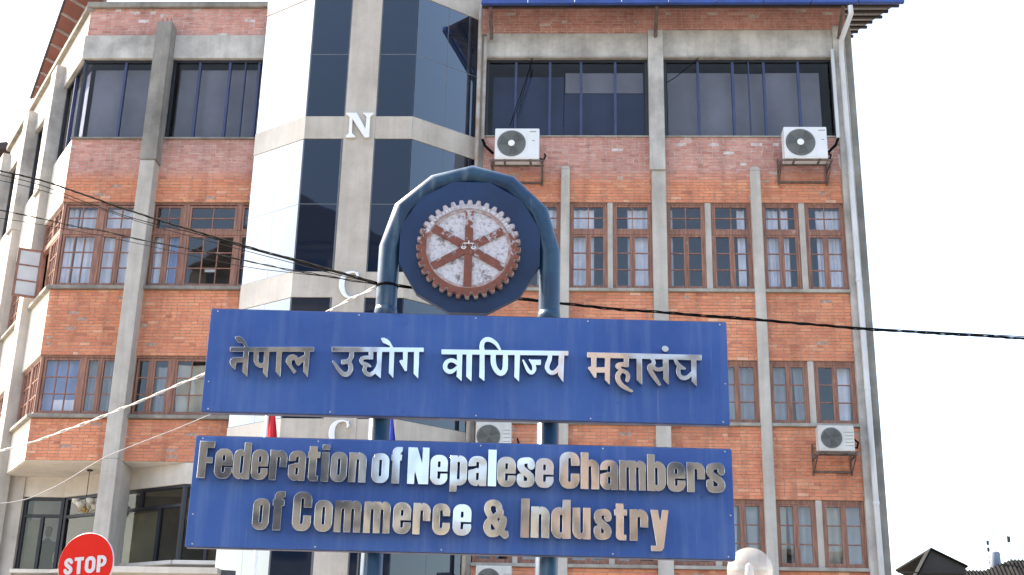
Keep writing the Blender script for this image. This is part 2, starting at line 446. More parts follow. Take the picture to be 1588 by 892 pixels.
BRICKS = []     # (distance, quad points, tone, panel)
def brick_wall(x0, x1, z0, z1, bond_seed):
    MB().fbox(FM, x0, x1, -0.16, -0.006, z0, z1).build('wall', 'mortar', BLD)
    rr = random.Random(bond_seed)
    h, L, g = 0.055, 0.232, 0.0125
    rows = max(1, round((z1 - z0) / (h+g))); ph = (z1 - z0) / rows
    for r_ in range(rows):
        zb = z0 + r_*ph + g*0.5; zt = z0 + (r_+1)*ph - g*0.5
        header = (r_ % 2 == 1)
        x = x0 - (0.12 if header else 0.0) - rr.random()*0.03
        while x < x1:
            bl = L if rr.random() > 0.22 else L*0.5
            a, b_ = max(x, x0) + g*0.5, min(x+bl, x1) - g*0.5
            if b_ - a > 0.03:
                t_ = min(1, max(0, rr.gauss(0.5, 0.17))); 
                if rr.random() < 0.012: t_ = 0.05
                o = rr.uniform(-0.003, 0.004) if rr.random() > 0.02 else -0.007
                dz = rr.uniform(-0.002, 0.002)
                pts = [FM(a, o, zb+dz), FM(b_, o, zb+dz), FM(b_, -0.05, zb+dz), FM(a, -0.05, zb+dz), FM(a, o, zt+dz), FM(b_, o, zt+dz), FM(b_, -0.05, zt+dz), FM(a, -0.05, zt+dz)]
                c = Vector(((a+b_)/2, 26, (zb+zt)/2)); cz = c.z
                hidden = (-7.0 < c.x < 3.25)
                BRICKS.append((c.length + (100 if hidden else 0), pts, t_))
            x += bl
WIN_H = [(11.04, 13.0), (8.21, 9.52), (5.38, 6.69)]
for x0, x1, sd_ in ((-1.86, 1.75, 1), (2.05, 5.775, 2)):
    for z0, z1 in ((13.0, 14.53), (9.52, 10.97), (6.69, 8.14), (3.9, 5.31)):
        brick_wall(x0, x1, z0, z1, sd_*97 + int(z0*10))
brick_wall(-2.04, 6.1, 17.085, 17.9, 55)
for x0, x1, sd_ in ((-10.93, -9.2, 3), (-9.2, -6.55, 4)):
    for z0, z1 in ((17.055, 17.76), (12.97, 14.46), (9.52, 10.95), (7.30, 8.16)):
        brick_wall(x0, x1, z0, z1, sd_*97 + int(z0*10))
MB().fbox(FM, -2.05, 6.1, -0.16, -0.01, 0.12, 3.9).build('wall', 'tower_plaster', BLD)
BRICKS.sort(key=lambda q: q[0])
for d_, pts, t_ in BRICKS[:300]:
    MB().quadbox(pts, t_).build('brick', 'brick', BLD)
rest = MB()
for d_, pts, t_ in BRICKS[300:]: rest.quadbox(pts, t_)
rest.build('brick_courses', 'brick', BLD, kind='stuff')

# columns, pilasters, beams, sills
def part(name, mat, F, s0, s1, o0, o1, z0, z1, bevel=0.012, **k):
    return MB().fbox(F, s0, s1, o0, o1, z0, z1).build(name, mat, BLD, bevel=bevel, **k)
part('corner_wall', 'dark_concrete', FM, -2.05, -1.862, -0.3, -0.02, 0.12, 17.08)
part('column', 'concrete', FM, 1.75, 2.05, -0.2, 0.10, 0.12, 13.70)
part('column', 'beam_concrete', FM, 1.715, 2.045, -0.2, 0.15, 13.70, 17.10, label='weathered upper length of the middle column')
part('column', 'beam_concrete', FM, 5.775, 6.04, -0.2, 0.07, 0.12, 17.25)
part('column', 'dark_concrete', FM, 6.045, 6.19, -0.4, 0.03, 0.12, 17.25)
part('column', 'concrete', FM, -9.235, -8.915, -0.05, 0.33, 7.28, 13.82)
part('column', 'concrete', FM, -9.235, -8.915, -0.62, 0.33, 0.12, 7.278)
part('column', 'dark_concrete', FM, -9.24, -8.89, -0.05, 0.36, 13.82, 17.22, label='stained upper length of the left column with bare rods on top')
rb = MB()
for x in (-9.16, -9.06, -8.97):
    rb.tube([(x, 25.75, 17.2), (x+0.01, 25.75, 17.36)], 0.008, 6)
rb.build('reinforcing_bar', 'rust_steel', BLD)
for x0, x1, zt in ((-0.18, 0.01, 13.74), (3.83, 4.05, 13.72)):
    part('pilaster', 'concrete', FM, x0, x1, -0.16, 0.09, 0.12, zt, bevel=0.02)
    xm = (x0+x1)/2; hw = (x1-x0)/2
    m = MB(); n = 9
    prof = [(xm+hw*math.cos(math.pi*i/(n-1)), zt-0.002+hw*0.75*math.sin(math.pi*i/(n-1))) for i in range(n)]
    k = 0
    m.v = [(x, 25.91, z) for x, z in prof] + [(x, 26.1, z) for x, z in prof]
    m.f = [tuple(range(n)), tuple(reversed(range(n, 2*n)))] + [(i, (i+1) % n, n+(i+1) % n, n+i) for i in range(n)]
    m.build('pilaster_cap', 'concrete', BLD)
part('beam', 'beam_concrete', FM, -1.86, 1.715, -0.25, 0.03, 16.50, 17.085)
part('beam', 'beam_concrete', FM, 2.045, 5.775, -0.25, 0.035, 16.50, 17.16)
part('beam_lip', 'sill_stone', FM, -1.86, 1.715, -0.2, 0.06, 16.455, 16.498)
part('beam_lip', 'sill_stone', FM, 2.045, 5.775, -0.2, 0.06, 16.455, 16.498)
part('beam', 'beam_concrete', FM, -10.95, -9.24, -0.25, 0.04, 16.46, 17.053)
part('beam', 'beam_concrete', FM, -8.89, -6.55, -0.25, 0.04, 16.46, 17.053)
part('coping', 'dark_concrete', FM, -11.0, -6.6, -0.2, 0.09, 17.762, 17.90)
for (z0, z1) in WIN_H:
    for x0, x1 in ((-1.86, -0.18), (0.01, 1.75), (2.05, 3.83), (4.05, 5.775)):
        part('window_sill', 'sill_stone', FM, x0, x1, -0.16, 0.075, z0-0.068, z0, bevel=0.01)
for (z0, z1), xr in zip(WIN_H[:2], ((-6.6,), (-6.6,))):
    z = z0 if z0 > 10 else z0 + 0.045
    part('window_sill', 'dark_concrete', FM, -10.97, -9.235, -0.16, 0.09, z-0.085, z-0.01, bevel=0.012)
    part('window_sill', 'dark_concrete', FM, -8.915, -6.55, -0.16, 0.09, z-0.085, z-0.01, bevel=0.012)
for xa, xb in ((-1.86, 1.715), (2.045, 5.775)):
    part('window_sill', 'sill_stone', FM, xa, xb, -0.18, 0.03, 14.531, 14.56, bevel=0.005)
for xa, xb in ((-10.95, -9.24), (-8.89, -6.55)):
    part('window_sill', 'dark_concrete', FM, xa, xb, -0.18, 0.05, 14.461, 14.50, bevel=0.005)

# ---- windows
def curtain_mesh(F, s0, s1, z0, z1, o=-0.21, amp=0.03, per=0.13, jag=0.0):
    m = MB(); n = max(4, int((s1-s0)/per*6)); rr = random.Random(int(s0*100+z0*10))
    ph = rr.random()*6
    for i in range(n+1):
        s = s0 + (s1-s0)*i/n
        w_ = amp*math.sin(2*math.pi*(s-s0)/per + ph) + amp*0.4*math.sin(5.1*(s-s0)/per + 1)
        m.v.append(F(s, o+w_, z0)); m.v.append(F(s + jag*(i/n-0.5), o+w_*0.6, z1))
    for i in range(n): m.f.append((2*i, 2*i+2, 2*i+3, 2*i+1))
    return m
def window(F, s0, s1, z0, z1, cells, glass_m='pane_glass', frame_m='window_wood', joined=False, curtains=(), fw=0.05, deep=0.04, sw=0.042, mw=0.022, label=None, solid_bars=()):
    fr = MB()
    fr.fbox(F, s0, s0+fw, -deep-0.10, -deep, z0, z1); fr.fbox(F, s1-fw, s1, -deep-0.10, -deep, z0, z1)
    fr.fbox(F, s0+fw, s1-fw, -deep-0.10, -deep-0.002, z0, z0+fw); fr.fbox(F, s0+fw, s1-fw, -deep-0.10, -deep-0.002, z1-fw, z1)
    for (a0, a1, b0, b1) in solid_bars: fr.fbox(F, a0, a1, -deep-0.095, -deep-0.004, b0, b1)
    wobj = fr.build('window', frame_m, BLD, bevel=0.004, label=label)
    for (a0, a1, b0, b1, nx, ny) in cells:
        sa = MB()
        o0, o1 = -deep-0.075, -deep-0.012
        sa.fbox(F, a0, a0+sw, o0, o1, b0, b1); sa.fbox(F, a1-sw, a1, o0, o1, b0, b1)
        sa.fbox(F, a0+sw, a1-sw, o0, o1-0.002, b0, b0+sw); sa.fbox(F, a0+sw, a1-sw, o0, o1-0.002, b1-sw, b1)
        iw = (a1-a0-2*sw); ih = (b1-b0-2*sw)
        for i in range(1, nx):
            x = a0+sw+iw*i/nx; sa.fbox(F, x-mw/2, x+mw/2, o0+0.012, o1-0.012, b0+sw, b1-sw)
        for j in range(1, ny):
            z = b0+sw+ih*j/ny; sa.fbox(F, a0+sw, a1-sw, o0+0.014, o1-0.014, z-mw/2, z+mw/2)
        sa.build('sash', frame_m, wobj)
        og = (o0+o1)/2
        if joined:
            MB().fbox(F, a0+sw*0.5, a1-sw*0.5, og-0.002, og+0.002, b0+sw*0.5, b1-sw*0.5).build('pane', glass_m, wobj)
        else:
            for i in range(nx):
                for j in range(ny):
                    x0_ = a0+sw+iw*i/nx+(mw/2 if i else -0.004); x1_ = a0+sw+iw*(i+1)/nx-(mw/2 if i < nx-1 else -0.004)
                    y0_ = b0+sw+ih*j/ny+(mw/2 if j else -0.004); y1_ = b0+sw+ih*(j+1)/ny-(mw/2 if j < ny-1 else -0.004)
                    q = MB().fbox(F, x0_, x1_, og-0.002, og+0.002, y0_, y1_)
                    tl = random.uniform(-0.004, 0.004); tv = random.uniform(-0.004, 0.004)
                    cx_, cz_ = (x0_+x1_)/2, (y0_+y1_)/2
                    q.v = [(v[0], v[1] + (v[0]-F(cx_, 0, 0)[0])*tl*2 + (v[2]-cz_)*tv*2, v[2]) for v in q.v]
                    q.build('pane', glass_m, wobj)
    for c in curtains:
        cs0, cs1, cz0, cz1, cm = c[:5]
        kw = c[5] if len(c) > 5 else {}
        curtain_mesh(F, cs0, cs1, cz0, cz1, **kw).build('curtain', cm, wobj, smooth=True, fix=False)
    return wobj

bays = [(-1.84, -1.06, False), (-0.96, -0.18, False), (0.01, 0.81, True), (0.92, 1.75, True), (2.05, 2.863, True), (2.987, 3.83, True), (4.05, 4.828, True), (4.949, 5.775, True)]
for x0, x1 in ((-1.06, -0.96), (0.81, 0.92), (2.863, 2.987), (4.828, 4.949)):
    for z0, z1 in WIN_H:
        part('mullion_post', 'concrete', FM, x0, x1, -0.15, -0.015, z0, z1, bevel=0.006)
W3C = {2: [(0.06, 0.52, 'curtain_white')], 3: [(0.32, 0.8, 'curtain_white')], 4: [(0.02, 0.14, 'curtain_white')], 5: [(0.56, 0.72, 'curtain_white')],
       6: [(0.02, 0.36, 'curtain_white'), (0.42, 0.58, 'curtain_white')], 7: [(0.26, 0.80, 'curtain_white')], 0: [(0.1, 0.6, 'curtain_white')], 1: [(0.3, 0.7, 'curtain_white')]}
for i, (x0, x1, vis) in enumerate(bays):
    xm = (x0+x1)/2; f = 0.05
    z0, z1 = WIN_H[0]
    cu = [(x0+a, x0+min(b_, x1-x0-0.02), z0+0.02, z1-0.10, m, {'per': 0.10 if i >= 6 else 0.16}) for a, b_, m in W3C[i]]
    window(FM, x0, x1, z0, z1, [(x0+f, x1-f, 12.37, 12.95, 2, 2), (x0+f, xm-0.012, 11.09, 12.275, 1, 3), (xm+0.012, x1-f, 11.09, 12.275, 1, 3)],
           joined=not vis, curtains=cu, solid_bars=[(x0+f, x1-f, 12.278, 12.366), (xm-0.011, xm+0.011, 11.09, 12.275)])
    for r_, (z0, z1) in enumerate(WIN_H[1:]):
        v = vis and (i >= 5) if r_ == 0 else i >= 5
        cc = {(0, 5): [(0.02, 0.8, 'curtain_dark')], (0, 6): [(0.02, 0.46, 'curtain_dark'), (0.54, 0.76, 'curtain_dark')], (0, 7): [(0.44, 0.72, 'curtain_white')],
              (1, 5): [(0.0, 0.3, 'curtain_dark'), (0.55, 0.7, 'curtain_dark')], (1, 6): [(0.05, 0.2, 'curtain_cream'), (0.3, 0.72, 'curtain_dark')], (1, 7): [(0.02, 0.46, 'curtain_cream'), (0.45, 0.8, 'curtain_dark')]}.get((r_, i), [(0.1, 0.5, 'curtain_dark')])
        cu = [(x0+a, x0+min(b_, x1-x0-0.02), z0+0.02, z1-0.05, m, {'per': 0.2, 'jag': 0.08}) for a, b_, m in cc]
        window(FM, x0, x1, z0, z1, [(x0+f, xm-0.012, z0+f, z1-f-0.03, 1, 3), (xm+0.012, x1-f, z0+f, z1-f-0.03, 1, 3)], joined=not v, curtains=cu,
               solid_bars=[(x0+f, x1-f, z1-f-0.03, z1-f), (xm-0.011, xm+0.011, z0+f, z1-f-0.03)])
# left wing, brown timber
z0, z1 = WIN_H[0]; z0 -= 0.01; z1 = 12.97
window(FM, -10.90, -9.20, z0, z1, [(-10.83, -10.12, 12.33, 12.90, 2, 2), (-9.98, -9.25, 12.33, 12.90, 2, 2), (-10.83, -10.10, 11.08, 12.22, 3, 3), (-9.98, -9.64, 11.08, 12.22, 1, 3), (-9.60, -9.25, 11.08, 12.22, 1, 3)],
       solid_bars=[(-10.85, -9.25, 12.225, 12.325), (-10.10, -9.985, 11.08, 12.22), (-10.115, -9.985, 12.33, 12.92), (-9.638, -9.602, 11.08, 12.22)],
       curtains=[(-10.85, -10.62, z0, z1-0.1, 'curtain_white'), (-10.58, -10.1, z0, z1-0.1, 'curtain_white', {'o': -0.24}), (-9.98, -9.3, z0, z1-0.1, 'curtain_white', {'per': 0.2})])
window(FM, -8.95, -6.58, z0, z1, [(-8.88, -8.30, 12.33, 12.90, 2, 2), (-8.14, -7.12, 12.33, 12.90, 2, 2), (-7.0, -6.62, 12.33, 12.90, 1, 2), (-8.88, -8.60, 11.08, 12.22, 1, 3), (-8.56, -8.26, 11.08, 12.22, 1, 3), (-8.14, -7.10, 11.08, 12.22, 3, 3), (-6.99, -6.62, 11.08, 12.22, 1, 3)],
       solid_bars=[(-8.90, -6.62, 12.225, 12.325), (-8.26, -8.145, 11.08, 12.22), (-8.295, -8.145, 12.33, 12.92), (-7.10, -6.995, 11.08, 12.22), (-7.115, -7.005, 12.33, 12.92), (-8.598, -8.562, 11.08, 12.22)],
       curtains=[(-8.9, -8.52, z0, z1-0.6, 'curtain_white'), (-8.50, -8.25, z0, z1-0.6, 'curtain_blue'), (-6.95, -6.6, z0, z1-0.1, 'curtain_blue')])
MB().fbox(FM, -7.72, -7.50, -0.16, -0.155, 11.42, 11.48).build('notice_paper', 'paper', BLD)
z0, z1 = 8.25, 9.52
window(FM, -10.90, -9.20, z0, z1, [(-10.83, -10.06, z0+.05, z1-.06, 3, 3), (-9.94, -9.66, z0+.05, z1-.06, 1, 3), (-9.62, -9.25, z0+.05, z1-.06, 1, 3)],
       solid_bars=[(-10.06, -9.945, z0+.05, z1-.05), (-9.658, -9.622, z0+.05, z1-.05)],
       curtains=[(-10.85, -10.1, z0, z1-0.03, 'curtain_blue', {'per': 0.3}), (-10.6, -10.1, z0, z0+0.35, 'curtain_white', {'o': -0.17, 'per': 0.3}), (-9.95, -9.3, z0, z1-0.03, 'curtain_dark')])
window(FM, -8.95, -6.58, z0, z1, [(-8.88, -8.60, z0+.05, z1-.06, 1, 3), (-8.54, -8.20, z0+.05, z1-.06, 1, 3), (-8.08, -7.12, z0+.05, z1-.06, 3, 3), (-7.0, -6.62, z0+.05, z1-.06, 1, 3)],
       solid_bars=[(-8.598, -8.545, z0+.05, z1-.05), (-8.20, -8.085, z0+.05, z1-.05), (-7.12, -7.005, z0+.05, z1-.05)],
       curtains=[(-8.5, -8.2, z0, z1-0.2, 'curtain_dark'), (-8.0, -7.1, z0, z1-0.15, 'curtain_cream', {'per': 0.5, 'jag': 0.3})])
# top storey, dark framed tinted glass
def strip_window(F, x0, x1, z0, z1, mull, blinds, glass_m='tinted_glass', fm='blue_frame', mw=0.055, thin=(), transom=None, low=None):
    fr = MB(); f = 0.07
    fr.fbox(F, x0, x0+f, -0.14, -0.05, z0, z1); fr.fbox(F, x1-f, x1, -0.14, -0.05, z0, z1)
    fr.fbox(F, x0+f, x1-f, -0.14, -0.052, z0, z0+0.03); fr.fbox(F, x0+f, x1-f, -0.14, -0.052, z1-0.06, z1)
    wo_ = fr.build('window', 'dark_frame', BLD, bevel=0.004)
    xs = [x0+f] + list(mull) + [x1-f]
    for x in mull:
        w_ = mw*0.5 if x in thin else mw
        MB().fbox(F, x-w_/2, x+w_/2, -0.13, -0.045, z0+0.03 if low is None else transom+0.03, z1-0.06).build('mullion', fm, wo_, bevel=0.004)
    if low is not None:
        for x in low: MB().fbox(F, x-mw/2, x+mw/2, -0.13, -0.045, z0+0.03, transom-0.03).build('mullion', fm, wo_, bevel=0.004)
        xl = [x0+f] + list(low) + [x1-f]
        for a, b_ in zip(xl[:-1], xl[1:]): MB().fbox(F, a, b_, -0.10, -0.094, z0+0.03, transom-0.03).build('pane', glass_m, wo_)
    if transom: MB().fbox(F, x0+f, x1-f, -0.125, -0.055, transom-0.03, transom+0.03).build('transom', fm, wo_)
    for a, b_ in zip(xs[:-1], xs[1:]):
        if transom:
            if low is None: MB().fbox(F, a, b_, -0.10, -0.094, z0+0.03, transom-0.03).build('pane', glass_m, wo_)
            MB().fbox(F, a, b_, -0.10, -0.094, transom+0.03, z1-0.06).build('pane', glass_m, wo_)
        else: MB().fbox(F, a, b_, -0.10, -0.094, z0+0.03, z1-0.06).build('pane', glass_m, wo_)
    for (a, b_, c0, c1, m_) in blinds:
        MB().fbox(F, a, b_, -0.232, -0.228, c0, c1).build('roller_blind', m_, wo_)
    return wo_
strip_window(FM, -1.86, 1.715, 14.56, 16.455, [-1.19, -0.44, 0.245, 0.995], [(-0.10, 1.62, 15.72, 16.22, 'blind_grey'), (-1.7, -0.14, 14.60, 16.12, 'blind_blue'), (-0.12, 1.64, 14.60, 15.70, 'blind_blue')])
strip_window(FM, 2.045, 5.775, 14.56, 16.455, [2.81, 3.57, 3.92, 4.25, 5.0], [(2.15, 3.55, 14.6, 16.22, 'blind_grey'), (3.6, 4.24, 14.6, 16.2, 'blind_grey'), (4.28, 5.48, 14.6, 16.22, 'blind_grey')], thin=(3.92,))
strip_window(FM, -10.93, -9.24, 14.50, 16.46, [-9.96], [(-10.7, -9.3, 14.52, 16.3, 'blind_grey')])
strip_window(FM, -8.89, -6.58, 14.50, 16.46, [-8.28, -7.60, -7.25, -6.94], [(-8.75, -6.7, 14.52, 16.3, 'blind_grey')], thin=(-7.25,))

# ---- left flank, running back at an angle
for z0, z1 in ((17.055, 17.76), (12.97, 14.46), (9.52, 10.95), (7.30, 8.16)):
    MB().fbox(FS, 0.002, 7.9, -0.2, -0.002, z0, min(z1, 17.48)).build('flank_wall', 'white_plaster', BLD)
MB().fbox(FS, 0.0, 7.9, -0.25, 0.04, 16.46, 17.053).build('beam', 'beam_concrete', BLD)
MB().quadbox([FS(-0.05, 0.10, 17.70), FS(8.0, 0.10, 17.36), FS(8.0, -0.2, 17.36), FS(-0.05, -0.2, 17.70), FS(-0.05, 0.10, 17.84), FS(8.0, 0.10, 17.50), FS(8.0, -0.2, 17.50), FS(-0.05, -0.2, 17.84)]).build('coping', 'dark_concrete', BLD, bevel=0.01)
MB().quadbox([FS(0.0, -0.004, 17.4), FS(7.9, -0.004, 17.3), FS(7.9, -0.19, 17.3), FS(0.0, -0.19, 17.4), FS(0.0, -0.004, 17.705), FS(7.9, -0.004, 17.37), FS(7.9, -0.19, 17.37), FS(0.0, -0.19, 17.705)]).build('flank_wall', 'white_plaster', BLD)
for s in (1.65, 4.45, 7.40):
    MB().fbox(FS, s, s+0.50, -0.1, 0.20, 0.12, 13.8).build('column', 'concrete', BLD, bevel=0.012)
    MB().fbox(FS, s-0.02, s+0.52, -0.1, 0.25, 13.8, 17.02).build('column', 'beam_concrete', BLD, bevel=0.012)
k = 0
for a, b_ in ((0.02, 1.63), (2.17, 4.43), (4.97, 7.38)):
    for z0, z1 in ((11.03, 12.97), (8.25, 9.52)):
        MB().fbox(FS, a-0.02, b_, -0.16, 0.09, z0-0.085, z0-0.01).build('window_sill', 'sill_stone', BLD, bevel=0.01)
        m_ = (a+b_)/2; top = 12.3 if z0 > 10 else z1
        f = 0.05
        if z0 > 10:
            cells = [(a+f, m_-.02, 12.36, 12.92, 2, 2), (m_+.02, b_-f, 12.36, 12.92, 2, 2), (a+f, m_-.02, z0+f, 12.24, 3, 3)]
            if a > 1: cells.append((m_+.02, b_-f, z0+f, 12.24, 2, 3))
            bars = [(a+f, b_-f, 12.245, 12.355), (m_-.018, m_+.018, z0+f, z1-f)]
        else:
            cells = [(a+f, m_-.02, z0+f, z1-f, 3, 3), (m_+.02, b_-f, z0+f, z1-f, 2, 3)]
            bars = [(m_-.018, m_+.018, z0+f, z1-f)]
        window(FS, a, b_, z0, z1, cells, joined=a > 1 or z0 > 10, solid_bars=bars, curtains=[(a+.1, b_-.1, z0, z1-.05, 'curtain_white')])
    strip_window(FS, a, b_, 14.47, 16.46, [(a+b_)/2], [(a+.1, b_-.1, 14.5, 16.3, 'curtain_white')])
# an open casement leaf on the flank, beside the second column
def FL(s, o, z): return (-11.62 - 0.91*s*1.0, 27.02 - 0.40*s + o*0.2, z)
lf = MB()
for a0, a1, b0, b1 in ((0, .05, 11.10, 12.22), (.47, .52, 11.10, 12.22), (.05, .47, 11.10, 11.15), (.05, .47, 12.17, 12.22), (.05, .47, 11.46, 11.49), (.05, .47, 11.82, 11.85)):
    lf.fbox(FL, a0, a1, -0.1, 0.1, b0, b1)
leaf = lf.build('open_casement', 'window_wood', BLD, bevel=0.004, label='open three pane casement swung out from the left flank')
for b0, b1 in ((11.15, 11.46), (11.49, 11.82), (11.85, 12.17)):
    MB().fbox(FL, .05, .47, -0.01, 0.01, b0, b1).build('pane', 'pale_pane', leaf)

# ---- ground storey of the left wing, set back under the overhang
FG1 = frame(-11.50, 27.60, 1, 0)
FG2 = frame(-10.63, 27.60, 2.99, -1.59)
FG3 = frame(-7.64, 26.01, 1, 0)
for F_, L_ in ((FG1, 0.87), (FG2, 3.385), (FG3, 1.1)):
    MB().fbox(F_, 0, L_, -0.2, 0.0, 6.86, 7.283).build('wall', 'cream_soffit', BLD)
    MB().fbox(F_, 0, L_, -0.2, 0.0, 0.12, 5.25).build('wall', 'tower_plaster', BLD)
    MB().fbox(F_, -0.02, L_+0.02, -0.2, 0.16, 5.25, 5.33).build('window_sill', 'white_plaster', BLD, bevel=0.01)
MB().box(-12.6, -11.5, 27.55, 28.2, 0.12, 7.283).build('wall', 'concrete', BLD)
strip_window(FG1, 0.0, 0.87, 5.33, 6.86, [], [(0.08, 0.36, 5.35, 6.4, 'curtain_cream')], 'ground_glass', 'dark_frame', 0.07, transom=6.47, low=[0.44])
strip_window(FG2, 0.0, 3.385, 5.33, 6.86, [1.45, 2.2], [(1.6, 2.6, 5.35, 6.4, 'curtain_cream')], 'ground_glass', 'dark_frame', 0.07, transom=6.45, low=[1.45, 2.75])
strip_window(FG3, 0.0, 1.1, 5.33, 6.86, [0.55], [], 'ground_glass', 'dark_frame', 0.06)
part('ledge', 'cream_soffit', FM, -9.3, -6.65, 0.0, 0.55, 5.02, 5.14)

# ---- glazed stair tower
def tower_part(name, mat, F, s0, s1, o0, o1, z0, z1, **k):
    return MB().fbox(F, s0, s1, o0, o1, z0, z1).build(name, mat, BLD, **k)
facets = [(FT, 2.26, 'f'), (FTL, 1.514, 'l'), (FTR, 1.60, 'r')]
lv = [(14.51, 17.45), (11.01, 13.99), (7.96, 10.46), (4.45, 7.40), (1.0, 3.9)]
bands = [(17.45, 18.25), (13.99, 14.51), (10.46, 11.01), (7.40, 7.96), (3.9, 4.45), (0.12, 1.0)]
core = [(-5.54, 25.06), (-3.32, 25.06), (-2.12, 26.02), (-2.12, 28), (-6.75, 28), (-6.75, 25.90)]
MB().prism(core, 0.12, 18.2).build('tower_core', 'dark_concrete', BLD)
for F_, L_, w_ in facets:
    for z0, z1 in bands:
        MB().fbox(F_, 0, L_, -0.03, 0.012, z0, z1).build('band', 'white_plaster' if w_ == 'l' else 'tower_plaster', BLD, bevel=0.006)
    for z0, z1 in lv:
        zm = z0 + 1.49 if z1 - z0 > 2.7 else z0 + 1.25
        if w_ == 'f': cols = [(0.012, 0.80), (1.50, 2.25)]
        else:
            gp = 0.003 if w_ == 'l' else 0.008
            cols = [(0.01, L_/2-gp), (L_/2+gp, L_-0.01)]
        if w_ == 'f' and z1 < 14: cols = [(0.012, 0.78), (1.50, 2.25)]
        for a, b_ in cols:
            gz = 0.004 if w_ == 'l' else 0.010
            for c0, c1 in ((z0+0.01, zm-gz), (zm+gz, z1-0.01)):
                MB().fbox(F_, a, b_, -0.02, -0.004, c0, c1).build('glass_panel', 'mirror_glass', BLD)
        sm = MB()
        if w_ == 'f':
            for a, b_ in cols:
                sm.fbox(F_, a, b_, -0.03, -0.006, zm-0.010, zm+0.010)
                sm.fbox(F_, b_, b_+0.045 if a < 1 else b_+0.003, -0.03, 0.001, z0, z1); sm.fbox(F_, a-0.03, a, -0.03, 0.0005, z0, z1)
        else:
            gz = 0.004 if w_ == 'l' else 0.010; sm.fbox(F_, 0.0, L_, -0.03, -0.006, zm-gz, zm+gz); sm.fbox(F_, L_/2-gp, L_/2+gp, -0.03, -0.0055, z0, z1)
        sm.build('glazing_bar', 'seam', BLD)
MB().fbox(FT, 0.83, 1.475, -0.03, 0.03, 0.12, 18.2).build('tower_pier', 'tower_plaster', BLD, bevel=0.006)

# ------------------------------------------------------------------ lettering: glyph shapes as distance fields, traced to outlines
def g_rr(X, Y, x0, y0, x1, y1, tl=0.0, tr=None, br=None, bl=None):
    if tr is None: tr = br = bl = tl
    cx, cy = (x0+x1)/2, (y0+y1)/2
    r = np.where(X > cx, np.where(Y > cy, tr, br), np.where(Y > cy, tl, bl))
    qx = np.abs(X-cx)-(x1-x0)/2+r; qy = np.abs(Y-cy)-(y1-y0)/2+r
    return np.minimum(np.maximum(qx, qy), 0)+np.hypot(np.maximum(qx, 0), np.maximum(qy, 0))-r
def g_poly(X, Y, P):
    d = np.full(X.shape, 1e9); s = np.ones(X.shape); n = len(P)
    for i in range(n):
        (ax, ay), (bx, by) = P[i], P[i-1]
        ex, ey = bx-ax, by-ay; wx, wy = X-ax, Y-ay
        t = np.clip((wx*ex+wy*ey)/(ex*ex+ey*ey+1e-12), 0, 1)
        d = np.minimum(d, (wx-ex*t)**2+(wy-ey*t)**2)
        c1, c2, c3 = Y >= ay, Y < by, ex*wy > ey*wx
        s = np.where((c1 & c2 & c3) | (~c1 & ~c2 & ~c3), -s, s)
    return s*np.sqrt(d)
def g_stroke(X, Y, P):
    d = np.full(X.shape, 1e9)
    for (ax, ay, aw), (bx, by, bw) in zip(P[:-1], P[1:]):
        ex, ey = bx-ax, by-ay; wx, wy = X-ax, Y-ay
        t = np.clip((wx*ex+wy*ey)/(ex*ex+ey*ey+1e-12), 0, 1)
        d = np.minimum(d, np.hypot(wx-ex*t, wy-ey*t)-(aw+(bw-aw)*t)/2)
    return d
def curve_pts(P, it=2):
    for _ in range(it):
        Q = [P[0]]
        for a, b in zip(P[:-1], P[1:]):
            Q.append(tuple(x*.75+y*.25 for x, y in zip(a, b))); Q.append(tuple(x*.25+y*.75 for x, y in zip(a, b)))
        Q.append(P[-1]); P = Q
    return P
